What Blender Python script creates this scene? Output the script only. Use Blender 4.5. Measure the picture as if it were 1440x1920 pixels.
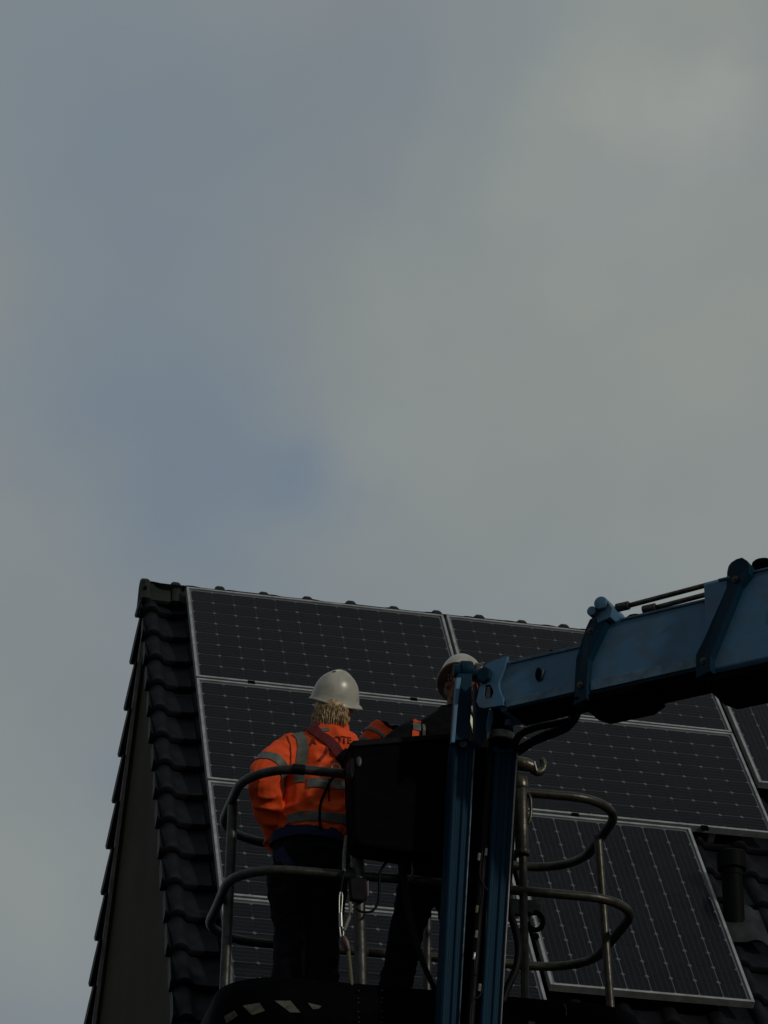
import bpy, bmesh, math, random
from mathutils import Vector, Matrix, noise
from mathutils.bvhtree import BVHTree
random.seed(7)
for o in list(bpy.data.objects): bpy.data.objects.remove(o, do_unlink=True)
scene = bpy.context.scene
COL = scene.collection
R = math.radians

# ------------------------------------------------------------------ camera
# world X runs along the roof ridge, Y away from the street, Z up; camera stands at the origin, eye height
FW = Vector((0.1830769, 0.85641782, 0.48273323))
TH, RO, PSI = 0.50377299, 0.01256069, 0.21060073
def house(v): return Vector((math.cos(PSI)*v[0]+math.sin(PSI)*v[1], -math.sin(PSI)*v[0]+math.cos(PSI)*v[1], v[2]))
_up = (0, -math.sin(TH), math.cos(TH))
RI = house((math.cos(RO), math.sin(RO)*_up[1], math.sin(RO)*_up[2]))
UPV = house((-math.sin(RO), math.cos(RO)*_up[1], math.cos(RO)*_up[2]))
cam_d = bpy.data.cameras.new('camera'); cam = bpy.data.objects.new('camera', cam_d); COL.objects.link(cam)
cam_d.sensor_fit = 'VERTICAL'; cam_d.sensor_height = 24.0; cam_d.lens = 5428.6364*24/1920
cam_d.clip_start = 0.1; cam_d.clip_end = 3000
cam.matrix_world = Matrix(((RI.x, UPV.x, -FW.x, 0), (RI.y, UPV.y, -FW.y, 0), (RI.z, UPV.z, -FW.z, 1.6), (0, 0, 0, 1)))
scene.camera = cam
CAM = Vector((0, 0, 1.6))
def pix(x, y): return (FW + RI*((x-720)/5428.6364) - UPV*((y-960)/5428.6364))
def onN(x, y, N): v = pix(x, y); return CAM + v*(N/v.y)
def onZ(x, y, Z): v = pix(x, y); return CAM + v*((Z-1.6)/v.z)

# ------------------------------------------------------------------ sky, sun, exposure
SUN_AZ, SUN_EL = Vector((0.62, -0.78, 0)).normalized(), R(21)
SUN = Vector((SUN_AZ.x*math.cos(SUN_EL), SUN_AZ.y*math.cos(SUN_EL), math.sin(SUN_EL)))
world = bpy.data.worlds.new('World'); scene.world = world; world.use_nodes = True
wn, wl = world.node_tree.nodes, world.node_tree.links
wn.clear()
w_out = wn.new('ShaderNodeOutputWorld'); w_bg = wn.new('ShaderNodeBackground'); w_bg.inputs[1].default_value = 0.1
wl.new(w_bg.outputs[0], w_out.inputs[0])
sky = wn.new('ShaderNodeTexSky'); sky.sky_type = 'NISHITA'; sky.sun_disc = False
sky.sun_elevation = SUN_EL; sky.sun_rotation = math.atan2(SUN.x, SUN.y); sky.dust_density = 2.0
tc = wn.new('ShaderNodeTexCoord')
def wnoise(scale, detail, rough, dist, off):
    m = wn.new('ShaderNodeMapping'); m.inputs['Location'].default_value = off
    m.inputs['Rotation'].default_value = (0.3, 0.5, 0.2); m.inputs['Scale'].default_value = (1, 1.15, 1)
    wl.new(tc.outputs['Generated'], m.inputs[0])
    n = wn.new('ShaderNodeTexNoise'); n.inputs['Scale'].default_value = scale; n.inputs['Detail'].default_value = detail
    n.inputs['Roughness'].default_value = rough; n.inputs['Distortion'].default_value = dist
    wl.new(m.outputs[0], n.inputs['Vector']); return n.outputs['Fac']
def wmath(op, a, b, clamp=False):
    m = wn.new('ShaderNodeMath'); m.operation = op; m.use_clamp = clamp
    for i, v in enumerate((a, b)):
        if isinstance(v, (int, float)): m.inputs[i].default_value = v
        else: wl.new(v, m.inputs[i])
    return m.outputs[0]
def wblob(px, py, rad):      # a soft thin spot in the cloud cover, in the direction it has in the sky
    d = pix(px, py).normalized()
    v = wn.new('ShaderNodeVectorMath'); v.operation = 'DISTANCE'
    wl.new(warp, v.inputs[0]); v.inputs[1].default_value = d
    mr = wn.new('ShaderNodeMapRange'); mr.interpolation_type = 'SMOOTHERSTEP'
    mr.inputs['From Min'].default_value = rad; mr.inputs['From Max'].default_value = 0
    wl.new(v.outputs['Value'], mr.inputs['Value']); return mr.outputs[0]
wq = wn.new('ShaderNodeTexNoise'); wq.inputs['Scale'].default_value = 14; wq.inputs['Detail'].default_value = 4; wl.new(tc.outputs['Generated'], wq.inputs['Vector'])
ws = wn.new('ShaderNodeVectorMath'); ws.operation = 'SUBTRACT'; wl.new(wq.outputs['Color'], ws.inputs[0]); ws.inputs[1].default_value = (.5, .5, .5)
wsc = wn.new('ShaderNodeVectorMath'); wsc.operation = 'SCALE'; wl.new(ws.outputs[0], wsc.inputs[0]); wsc.inputs['Scale'].default_value = 0.07
wa = wn.new('ShaderNodeVectorMath'); wa.operation = 'ADD'; wl.new(tc.outputs['Generated'], wa.inputs[0]); wl.new(wsc.outputs[0], wa.inputs[1])
warp = wa.outputs[0]
thin = wmath('MULTIPLY', wmath('SUBTRACT', wnoise(9, 4, .5, .3, (3.1, .4, 1.7)), .46, True), .75)
for px, py, rad, k in [(470, 960, .085, .33), (300, 760, .085, .25), (160, 640, .07, .15), (430, 330, .08, .08), (110, 140, .10, .24), (250, 480, .08, .06),
                       (900, 120, .05, .15), (620, 880, .04, .25), (190, 1420, .03, .2)]:
    thin = wmath('ADD', thin, wmath('MULTIPLY', wblob(px, py, rad), k))
thin = wmath('MINIMUM', thin, .95)
# cloud greys: cooler and warmer banks
bank = wnoise(5, 4, .5, .2, (.2, 5.3, .9))
dens = wnoise(11, 7, .55, .35, (1.2, .1, 4.0))
ramp = wn.new('ShaderNodeValToRGB'); ramp.color_ramp.interpolation = 'EASE'
ramp.color_ramp.elements[0].position = .36; ramp.color_ramp.elements[0].color = (.87, .985, 1.05, 1)
ramp.color_ramp.elements[1].position = .64; ramp.color_ramp.elements[1].color = (.93, 1.035, 1.055, 1)
wl.new(bank, ramp.inputs[0])
glow = wn.new('ShaderNodeMix'); glow.data_type = 'RGBA'; wl.new(ramp.outputs[0], glow.inputs['A']); glow.inputs['B'].default_value = (1.07, 1.16, 1.10, 1)
gf = wmath('ADD', wmath('MULTIPLY', wblob(40, 1700, .06), .5), wmath('ADD', wblob(1270, 240, .13), wmath('MULTIPLY', wblob(1200, 700, .16), .7))); wl.new(wmath('MINIMUM', gf, 1), glow.inputs['Factor'])
g2 = wn.new('ShaderNodeMix'); g2.data_type = 'RGBA'; wl.new(glow.outputs['Result'], g2.inputs['A']); g2.inputs['B'].default_value = (1.32, 1.36, 1.24, 1)
wl.new(wmath('MINIMUM', wmath('MULTIPLY', wmath('ADD', wblob(1230, 235, .034), wblob(1330, 225, .034)), .62), 1), g2.inputs['Factor']); glow = g2
dm = wmath('ADD', wmath('MULTIPLY', dens, .20), .90)
cl = wn.new('ShaderNodeVectorMath'); cl.operation = 'SCALE'; wl.new(glow.outputs['Result'], cl.inputs[0]); wl.new(dm, cl.inputs['Scale'])
clv = wn.new('ShaderNodeVectorMath'); clv.operation = 'SCALE'; wl.new(cl.outputs[0], clv.inputs[0]); clv.inputs['Scale'].default_value = 4.5
blue = wn.new('ShaderNodeMix'); blue.data_type = 'RGBA'; blue.inputs['Factor'].default_value = .82; wl.new(sky.outputs[0], blue.inputs['A']); blue.inputs['B'].default_value = (2.4, 3.6, 5.25, 1)
skm = wn.new('ShaderNodeMix'); skm.data_type = 'RGBA'; wl.new(thin, skm.inputs['Factor']); wl.new(clv.outputs[0], skm.inputs['A']); wl.new(blue.outputs['Result'], skm.inputs['B'])
wl.new(skm.outputs['Result'], w_bg.inputs[0])
sun_d = bpy.data.lights.new('sun', 'SUN'); sun_d.energy = 2.6; sun_d.angle = R(2.5); sun_d.color = (1, .93, .82)
sun_o = bpy.data.objects.new('sun', sun_d); COL.objects.link(sun_o); sun_o.location = SUN*60
sun_o.rotation_euler = SUN.to_track_quat('Z', 'Y').to_euler()
vs = scene.view_settings; vs.view_transform = 'Standard'; vs.look = 'None'; vs.gamma = 1; vs.exposure = -0.85
scene.render.engine = 'CYCLES'

# ------------------------------------------------------------------ materials
def mat(name, col, rough=.6, metal=0, spec=.5, var=0, vscale=20, bump=0, bscale=60, col2=None, coat=0, detail=5, thr=(.4, .65)):
    m = bpy.data.materials.new(name); m.use_nodes = True; nt = m.node_tree; b = nt.nodes['Principled BSDF']
    b.inputs['Base Color'].default_value = (*col, 1); b.inputs['Roughness'].default_value = rough; b.inputs['Metallic'].default_value = metal
    b.inputs['Specular IOR Level'].default_value = spec; b.inputs['Coat Weight'].default_value = coat
    t = nt.nodes.new('ShaderNodeTexCoord')
    if var or col2:
        n = nt.nodes.new('ShaderNodeTexNoise'); n.inputs['Scale'].default_value = vscale; n.inputs['Detail'].default_value = detail; n.inputs['Roughness'].default_value = .6
        nt.links.new(t.outputs['Object'], n.inputs['Vector'])
        r = nt.nodes.new('ShaderNodeValToRGB'); r.color_ramp.elements[0].position = thr[0]; r.color_ramp.elements[1].position = thr[1]
        c2 = col2 or tuple(c*(1-var) for c in col)
        r.color_ramp.elements[0].color = (*[c*(1+var*.4) for c in col], 1); r.color_ramp.elements[1].color = (*c2, 1)
        nt.links.new(n.outputs['Fac'], r.inputs[0]); nt.links.new(r.outputs[0], b.inputs['Base Color'])
        rr = nt.nodes.new('ShaderNodeMapRange'); rr.inputs['To Min'].default_value = max(.03, rough-.1); rr.inputs['To Max'].default_value = min(1, rough+.15)
        nt.links.new(n.outputs['Fac'], rr.inputs['Value']); nt.links.new(rr.outputs[0], b.inputs['Roughness'])
    if bump:
        n2 = nt.nodes.new('ShaderNodeTexNoise'); n2.inputs['Scale'].default_value = bscale; n2.inputs['Detail'].default_value = 4
        nt.links.new(t.outputs['Object'], n2.inputs['Vector'])
        bp = nt.nodes.new('ShaderNodeBump'); bp.inputs['Strength'].default_value = bump; bp.inputs['Distance'].default_value = .01
        nt.links.new(n2.outputs['Fac'], bp.inputs['Height']); nt.links.new(bp.outputs[0], b.inputs['Normal'])
    return m
M = {}
M['tile'] = mat('charcoal_tile', (.0055, .006, .008), .6, spec=.10, var=.4, vscale=9, bump=.15, bscale=90)
M['ridge'] = mat('ridge_tile', (.009, .011, .011), .6, spec=.12, var=.4, vscale=14, bump=.15, bscale=90, col2=(.013, .015, .012))
M['gable'] = mat('brown_gable_cladding', (.027, .021, .014), .85, spec=.1, var=.06, vscale=1.5)
M['trim'] = mat('grey_trim', (.22, .21, .20), .6, var=.3, vscale=12)
M['brick'] = mat('dark_brick', (.12, .07, .05), .85, var=.5, vscale=6, bump=.2)
M['alu'] = mat('anodised_aluminium', (.26, .27, .27), .45, metal=.35, var=.3, vscale=10)
M['backsheet'] = mat('panel_backsheet', (.085, .09, .097), .6, spec=.05)
M['black'] = mat('black_plastic', (.0013, .0015, .0024), .6, spec=.012, var=.3, vscale=14, bump=.1, bscale=40)
M['rubber'] = mat('black_rubber', (.003, .003, .004), .5, spec=.06, var=.4, vscale=18)
M['rail'] = mat('weathered_steel_rail', (.028, .029, .027), .42, metal=.4, spec=.25, var=.5, vscale=25, bump=.12, bscale=70, col2=(.018, .016, .012))
M['railr'] = mat('rusty_olive_rail', (.030, .029, .022), .36, metal=.4, spec=.25, var=.5, vscale=22, bump=.12, bscale=70, col2=(.017, .014, .009))
M['cast'] = mat('dirty_cast_metal', (.05, .043, .028), .33, metal=.6, var=.6, vscale=30, bump=.25, bscale=60)
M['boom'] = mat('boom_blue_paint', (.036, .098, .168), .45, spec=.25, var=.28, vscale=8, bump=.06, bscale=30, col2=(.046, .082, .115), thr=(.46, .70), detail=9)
M['boomd'] = mat('shaded_blue_paint', (.002, .0165, .031), .5, spec=.05, var=.25, vscale=9, bump=.06, bscale=30, col2=(.006, .018, .030), thr=(.45, .8))  # darker copy of the boom blue, shade painted into collars, knuckle and jib
M['boome'] = mat('boom_edge_grime', (.075, .115, .150), .5, spec=.3, var=.5, vscale=14, col2=(.02, .03, .035))
M['boomf'] = mat('boom_flange_paint', (.055, .110, .165), .5, spec=.3, var=.5, vscale=16, col2=(.040, .070, .095))
M['steel'] = mat('bright_steel', (.22, .22, .20), .35, metal=1)
M['bolt'] = mat('rusty_bolt', (.028, .024, .019), .5, metal=.5, var=.5, vscale=60)
M['tank'] = mat('hazard_pale_tape', (.065, .064, .053), .7, spec=.05, var=.4, vscale=30)
M['floor'] = mat('platform_steel', (.03, .03, .03), .6, metal=.4, var=.3)
M['orange'] = mat('hi_vis_orange_fabric', (.55, .056, .008), .75, spec=.2, var=.22, vscale=9, bump=.35, bscale=22)
M['tape'] = mat('grey_reflective_tape', (.070, .074, .062), .5, spec=.25, var=.25, vscale=40)
M['maroon'] = mat('maroon_webbing', (.065, .005, .007), .8, spec=.2, var=.3, vscale=60)
M['navy'] = mat('navy_webbing', (.004, .007, .030), .8, spec=.2, var=.2, vscale=50)
M['trouser'] = mat('black_work_trousers', (.004, .004, .006), .85, spec=.05, var=.3, vscale=20, bump=.3, bscale=25)
M['bjacket'] = mat('black_work_jacket', (.004, .004, .005), .85, spec=.05, var=.3, vscale=20, bump=.3, bscale=25)
M['boot'] = mat('black_boot', (.01, .008, .007), .5, var=.3)
M['skin'] = mat('skin', (.36, .17, .11), .55, spec=.35, var=.15, vscale=25)
M['skind'] = mat('tanned_skin', (.11, .042, .026), .6, spec=.15, var=.2, vscale=25)
M['hair'] = mat('blond_hair', (.30, .20, .09), .5, spec=.4, var=.5, vscale=60, col2=(.08, .05, .022))
M['hairdk'] = mat('dark_hair', (.02, .012, .008), .6)
M['white'] = mat('white_helmet_shell', (.27, .265, .225), .30, spec=.5, var=.2, vscale=9, col2=(.20, .19, .145), bump=.03, bscale=20)
M['print'] = mat('dark_print', (.13, .014, .008), .8, spec=.2)
M['rope'] = mat('yellow_rope', (.075, .066, .028), .8, var=.5, vscale=120)
M['strap'] = mat('grey_strap', (.10, .10, .085), .8, var=.3, vscale=60)
M['lead'] = mat('lead_flashing', (.020, .023, .025), .6, spec=.06, var=.4, vscale=10)
M['pipe'] = mat('black_vent_pipe', (.0025, .003, .003), .6, spec=.03)
M['paving'] = mat('ground_paving', (.05, .05, .05), .9, var=.4, vscale=.6, bump=.2, bscale=5)
M['tyre'] = mat('grey_tyre', (.03, .03, .03), .85, bump=.3)
M['lime'] = mat('pale_lime_reflective_strip', (.62, .66, .45), .45, spec=.5)
M['red'] = mat('red_fitting', (.028, .004, .004), .5)
# solar cell: near-black silicon, thin silver fingers along the long side of the module
def cell_mat():
    m = bpy.data.materials.new('silicon_cell'); m.use_nodes = True; nt = m.node_tree; b = nt.nodes['Principled BSDF']
    t = nt.nodes.new('ShaderNodeTexCoord'); sp = nt.nodes.new('ShaderNodeSeparateXYZ'); nt.links.new(t.outputs['Object'], sp.inputs[0])
    def mth(op, a, v):
        n = nt.nodes.new('ShaderNodeMath'); n.operation = op; nt.links.new(a, n.inputs[0]); n.inputs[1].default_value = v; return n.outputs[0]
    f = mth('MULTIPLY', sp.outputs['Y'], 1/.035); f = mth('ADD', f, 10.5); f = mth('FRACT', f, 0); f = mth('SUBTRACT', f, .5); f = mth('ABSOLUTE', f, 0)
    line = mth('LESS_THAN', f, .045)
    oi = nt.nodes.new('ShaderNodeObjectInfo')
    mix = nt.nodes.new('ShaderNodeMix'); mix.data_type = 'RGBA'
    nt.links.new(line, mix.inputs['Factor']); mix.inputs['B'].default_value = (.022, .023, .026, 1)
    rp = nt.nodes.new('ShaderNodeValToRGB'); rp.color_ramp.elements[0].color = (.0026, .0033, .0056, 1); rp.color_ramp.elements[1].color = (.0042, .005, .0078, 1)
    nt.links.new(oi.outputs['Random'], rp.inputs[0]); nt.links.new(rp.outputs[0], mix.inputs['A'])
    nt.links.new(mix.outputs['Result'], b.inputs['Base Color']); b.inputs['Roughness'].default_value = .6; b.inputs['Specular IOR Level'].default_value = .03
    return m
M['cell'] = cell_mat()
def glass_mat():
    m = bpy.data.materials.new('panel_glass'); m.use_nodes = True; nt = m.node_tree; nt.nodes.clear()
    o = nt.nodes.new('ShaderNodeOutputMaterial'); mx = nt.nodes.new('ShaderNodeMixShader'); tr = nt.nodes.new('ShaderNodeBsdfTransparent'); g = nt.nodes.new('ShaderNodeBsdfGlossy')
    fr = nt.nodes.new('ShaderNodeFresnel'); fr.inputs['IOR'].default_value = 1.17
    n = nt.nodes.new('ShaderNodeTexNoise'); n.inputs['Scale'].default_value = 6; n.inputs['Detail'].default_value = 6
    t = nt.nodes.new('ShaderNodeTexCoord'); nt.links.new(t.outputs['Object'], n.inputs['Vector'])
    mr = nt.nodes.new('ShaderNodeMapRange'); mr.inputs['To Min'].default_value = .12; mr.inputs['To Max'].default_value = .20
    nt.links.new(n.outputs['Fac'], mr.inputs['Value']); nt.links.new(mr.outputs[0], g.inputs['Roughness'])
    ge = nt.nodes.new('ShaderNodeNewGeometry'); ff = nt.nodes.new('ShaderNodeMath'); ff.operation = 'MULTIPLY'; iv = nt.nodes.new('ShaderNodeMath'); iv.operation = 'SUBTRACT'; iv.inputs[0].default_value = 1
    nt.links.new(ge.outputs['Backfacing'], iv.inputs[1]); nt.links.new(fr.outputs[0], ff.inputs[0]); nt.links.new(iv.outputs[0], ff.inputs[1])   # the pane's outer face alone mirrors
    nt.links.new(ff.outputs[0], mx.inputs[0]); nt.links.new(tr.outputs[0], mx.inputs[1]); nt.links.new(g.outputs[0], mx.inputs[2]); nt.links.new(mx.outputs[0], o.inputs[0])
    return m
M['glass'] = glass_mat()

# ------------------------------------------------------------------ builders
W = {}                                                # world location of each (unrotated) object
def link(o, parent=None):
    COL.objects.link(o)
    if parent is not None: o.parent = parent
    return o
def tag(o, label=None, cat=None, group=None, kind=None):
    if label: o['label'] = label
    if cat: o['category'] = cat
    if group: o['group'] = group
    if kind: o['kind'] = kind
    return o
def empty(name, loc, parent=None):
    o = bpy.data.objects.new(name, None); o.empty_display_size = .1; link(o, parent)
    W[o] = Vector(loc); o.location = W[o] - (W[parent] if parent else Vector()); return o
class MB:
    def __init__(s): s.bm = bmesh.new()
    def poly(s, vs, fs):
        v = [s.bm.verts.new(p) for p in vs]
        for f in fs:
            try: s.bm.faces.new([v[i] for i in f])
            except ValueError: pass
        return v
    def box(s, lo, hi, mtx=None):
        P = [Vector((x, y, z)) for x in (lo[0], hi[0]) for y in (lo[1], hi[1]) for z in (lo[2], hi[2])]
        if mtx: P = [mtx @ p for p in P]
        s.poly(P, [(0, 1, 3, 2), (4, 6, 7, 5), (0, 4, 5, 1), (2, 3, 7, 6), (0, 2, 6, 4), (1, 5, 7, 3)]); return s
    def prism(s, A, B):                               # two outlines of equal length, bridged and capped
        n = len(A); s.poly(list(A)+list(B), [tuple(range(n)), tuple(range(2*n-1, n-1, -1))] + [(i, i+n, (i+1) % n+n, (i+1) % n) for i in range(n)]); return s
    def rings(s, rs, cap=True):
        n = len(rs[0]); vs = [p for r in rs for p in r]; fs = []
        for k in range(len(rs)-1):
            for i in range(n): fs.append((k*n+i, k*n+(i+1) % n, (k+1)*n+(i+1) % n, (k+1)*n+i))
        if cap: fs += [tuple(range(n-1, -1, -1)), tuple((len(rs)-1)*n+i for i in range(n))]
        s.poly(vs, fs); return s
    def tube(s, pts, rad, seg=10, closed=False):
        pts = [Vector(p) for p in pts]; n = len(pts); rs = []; up = None
        for i, p in enumerate(pts):
            d = ((pts[(i+1) % n] - pts[i-1]) if closed else (pts[min(i+1, n-1)] - pts[max(i-1, 0)])).normalized()
            if up is None: up = d.orthogonal().normalized()
            up = (up - d*up.dot(d)).normalized(); sd = d.cross(up)
            r = rad[i] if isinstance(rad, (list, tuple)) else rad
            rs.append([p + (up*math.cos(a)+sd*math.sin(a))*r for a in [2*math.pi*k/seg for k in range(seg)]])
        if closed: rs.append(rs[0])
        s.rings(rs, not closed); return s
    def ell(s, c, r, mtx=None, nu=16, nv=10):
        c = Vector(c); rs = []
        for k in range(1, nv):
            a = math.pi*k/nv
            rs.append([c + ((mtx or Matrix.Identity(3)) @ Vector((r[0]*math.sin(a)*math.cos(b), r[1]*math.sin(a)*math.sin(b), -r[2]*math.cos(a)))) for b in [2*math.pi*i/nu for i in range(nu)]])
        s.rings(rs); return s
    def mesh(s, name, m, smooth=False, bevel=0):
        bmesh.ops.recalc_face_normals(s.bm, faces=s.bm.faces)
        if bevel: bmesh.ops.bevel(s.bm, geom=[e for e in s.bm.edges if len(e.link_faces) == 2 and e.calc_face_angle(0) > .6], offset=bevel, segments=2, affect='EDGES', profile=.5)
        if smooth == 'auto':
            for f in s.bm.faces: f.smooth = True
            for e in s.bm.edges: e.smooth = not (len(e.link_faces) == 2 and e.calc_face_angle(0) > .7)
        elif smooth:
            for f in s.bm.faces: f.smooth = True
        me = bpy.data.meshes.new(name); s.bm.to_mesh(me); s.bm.free(); me.materials.append(M[m] if isinstance(m, str) else m); return me
    def build(s, name, m, parent=None, smooth=False, bevel=0, origin=None):
        me = s.mesh(name, m, smooth, bevel)
        co = [v.co for v in me.vertices]
        c = origin or Vector([(min(v[i] for v in co)+max(v[i] for v in co))/2 for i in range(3)])
        c = Vector(c); me.transform(Matrix.Translation(-c))
        o = bpy.data.objects.new(name, me); link(o, parent); W[o] = c; o.location = c - (W[parent] if parent else Vector()); return o
def put(name, me, mtx, parent):
    o = bpy.data.objects.new(name, me); link(o, parent); o.matrix_local = Matrix.Translation(-W[parent]) @ mtx; W[o] = mtx.translation.copy(); return o
def smooth_path(P, n=6, closed=False):
    P = [Vector(p) for p in P]; out = []; N = len(P)
    for i in range(N if closed else N-1):
        g = (lambda k: P[k % N]) if closed else (lambda k: P[max(0, min(N-1, k))])
        a, b, c, d = g(i-1), g(i), g(i+1), g(i+2)
        for k in range(n):
            t = k/n; out.append(.5*((2*b)+(c-a)*t+(2*a-5*b+4*c-d)*t*t+(3*b-a-3*c+d)*t**3))
    if not closed: out.append(P[-1])
    return out
def struct(o): o['kind'] = 'structure'; return o

# ------------------------------------------------------------------ ground
g = MB(); g.poly([(-900, -900, 0), (900, -900, 0), (900, 900, 0), (-900, 900, 0)], [(0, 1, 2, 3)])
struct(g.build('ground', 'paving'))

# ------------------------------------------------------------------ the house
S = 1.12
PHI = 0.9677462; cp, sp_ = math.cos(PHI), math.sin(PHI)
P0 = Vector((2.28540017, 16.91413286, 10.40007785))      # upper left corner of the panel field
V = Vector((0, -cp, -sp_)); NF = Vector((0, -sp_, cp)); UPS = -V
A0 = P0 - Vector((.2711, 0, 0)) - NF*.1197 - V*.0926      # apex of the tiles at the left verge
VBK = Vector((0, cp, -sp_)); NB = Vector((0, sp_, cp))
TW, TG, TL = .272, .28076564*S, .375
NROW, NCOL, LEN = 18, 31, 31*.272
XL, YR, ZR = A0.x, A0.y, A0.z
eave = .5+NROW*TG
ye_f, ye_b = YR-cp*eave, YR+cp*eave
ze = ZR - sp_*eave
hs = empty('house', (XL+LEN/2, YR, 0))
tag(hs, 'steep gabled house with charcoal tiled roof and dark brown gable end', 'house')
xr = XL+LEN
b = MB(); b.box((XL+.3, ye_f+.35, 0), (xr-.3, ye_f+.63, ze-.15)); b.box((XL+.3, ye_b-.63, 0), (xr-.3, ye_b-.35, ze-.15))
b.box((xr-.33, ye_f+.63, 0), (xr-.05, ye_b-.63, ze-.15)); b.build('brick_wall', 'brick', hs)
# gable walls: closed pentagons under the roof deck
def gable(x0, x1, name):
    m = MB(); dz = .14/cp
    pr_ = [(ye_f+.36, 0), (ye_b-.36, 0), (ye_b-.36, ZR-(ye_b-.36-YR)*sp_/cp-dz), (YR, ZR-dz), (ye_f+.36, ZR-(YR-ye_f-.36)*sp_/cp-dz)]
    m.prism([(x0, y, z) for y, z in pr_], [(x1, y, z) for y, z in pr_]); return m.build(name, 'gable', hs)
gw = gable(XL+.06, XL+.29, 'gable_wall'); gable(xr-.34, xr-.06, 'gable_wall'); gw['label'] = 'dark brown gable wall under the left verge'
# roof decks
roof = empty('roof', (XL+LEN/2, YR, ZR), hs)
for dv, nv, yy in ((V, NF, 1), (VBK, NB, -1)):
    d = MB(); a = A0 - nv*.07
    q = [a+dv*.02, a+dv*eave, a+dv*eave-nv*.06, a+dv*.07-nv*.06]
    d.prism([p+Vector((.040, 0, 0)) for p in q], [p+Vector((LEN-.05, 0, 0)) for p in q]); d.build('roof_deck', 'gable', roof)
    t = MB(); q = [a+dv*.15-nv*.0, a+dv*eave-nv*.0, a+dv*eave-nv*.062, a+dv*.22-nv*.062]
    t.prism([p+Vector((.0145, 0, 0)) for p in q], [p+Vector((.038, 0, 0)) for p in q])
    o = t.build('barge_board', 'trim', roof); o['label'] = 'pale grey trim strip along the gable verge'
# interlocking tile: a roll at the left, a shallow pan, a thick front lip
def tile_prof():
    P = []
    for x, z in [(-.004, .006), (.008, .026), (.028, .042), (.052, .046), (.076, .038), (.094, .016), (.108, .003), (.15, -.002), (.20, -.002), (.245, .002), (.262, .010), (.268, .002)]: P.append((x, z))
    return P
def tile_mesh(name, verge=False, mirror=False, m='tile'):
    mb = MB(); pf = tile_prof(); sx = -1 if mirror else 1; n = len(pf)
    rows = []
    for y, dz in ((-.001, -.034), (0, -.008), (.006, 0), (TL*.5, -.022), (TL, -.052)):
        rows.append([Vector((sx*x, y + (.010*math.cos((x-.17)/.1*1.2) if .1 < x and y < .01 else 0), z+dz)) for x, z in pf])
    vs = [p for r_ in rows for p in r_]; fs = []
    for k in range(len(rows)-1):
        for i in range(n-1): fs.append((k*n+i, k*n+i+1, (k+1)*n+i+1, (k+1)*n+i))
    bot = [Vector((p.x, p.y+.012, p.z-.004)) for p in rows[0]]; bb = [Vector((p.x, p.y, p.z-.016)) for p in rows[-1]]
    o = len(vs); vs += bot+bb
    for i in range(n-1): fs += [(o+i, o+i+1, i+1, i), (o+n+i, o+n+i+1, o+i+1, o+i)]
    mb.poly(vs, fs)
    if verge:
        q = [(0, .040), (-.004, -.030), (.012, -.062), (TL*.92, -.125), (TL*.92, -.05), (TL*.5, 0), (.006, .040)]
        def fx(y): return -.028+.024*max(0, min(1, y/(TL*.92)))      # the flap flares outward towards its lower end
        A = [(sx*fx(y), y, z) for y, z in q]; B = [(sx*.014, y, min(z, -.012-.05*y/TL) if z > -.02 else z) for y, z in q]
        mb.prism(A, B) if not mirror else mb.prism(B, A)
    return mb.mesh(name, m, 'auto')
ME_T, ME_V, ME_TB, ME_VB = tile_mesh('roof_tile'), tile_mesh('verge_tile', True), tile_mesh('roof_tile_back', False, True), tile_mesh('verge_tile_back', True, True)
def frame_mtx(loc, x, y, z): return Matrix(((x.x, y.x, z.x, loc.x), (x.y, y.y, z.y, loc.y), (x.z, y.z, z.z, loc.z), (0, 0, 0, 1)))
EX = Vector((1, 0, 0)); FR_F = (EX, UPS, NF); FR_B = (-EX, -VBK, NB)
V0, W0 = .44158171*S+.0926, .43741549*S
rest = {0: [], 1: []}
for r_ in range(-1, NROW):
    for c_ in range(NCOL):
        j = Vector((random.uniform(-.003, .003), 0, 0)); jr = Matrix.Rotation(random.uniform(-.006, .006), 4, 'Z') @ Matrix.Rotation(random.uniform(-.008, .004), 4, 'X')
        loc = A0 + EX*(c_*TW) + V*(V0+r_*TG) + j
        if r_ == -1: jr = jr @ Matrix.Diagonal((1, .66, 1, 1))
        mf = frame_mtx(loc, *FR_F) @ jr
        if c_ < 2 or (9 < c_ < 18 and r_ > 5): put('roof_tile', ME_V if c_ == 0 else ME_T, mf, roof)
        else: rest[0].append(mf)
        loc = A0 + EX*(c_*TW) + VBK*(W0+r_*TG) + j
        mb_ = frame_mtx(loc, *FR_B) @ jr
        if c_ == 0: put('roof_tile', ME_VB, mb_, roof)
        else: rest[1].append(mb_)
for k, me in ((0, ME_T), (1, ME_TB)):
    vs, fs, n = [], [], 0
    mv = [v.co.copy() for v in me.vertices]; mf = [tuple(p.vertices) for p in me.polygons]
    for mt in rest[k]:
        vs += [mt @ v for v in mv]; fs += [tuple(i+n for i in f) for f in mf]; n += len(mv)
    m2 = bpy.data.meshes.new('roof_tiles_rest'); m2.from_pydata(vs, [], fs); m2.materials.append(M['tile'])
    m2.transform(Matrix.Translation(-W[roof]))
    o = put('roof_tiles', m2, Matrix.Translation(W[roof]), roof); o['kind'] = 'stuff'
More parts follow.
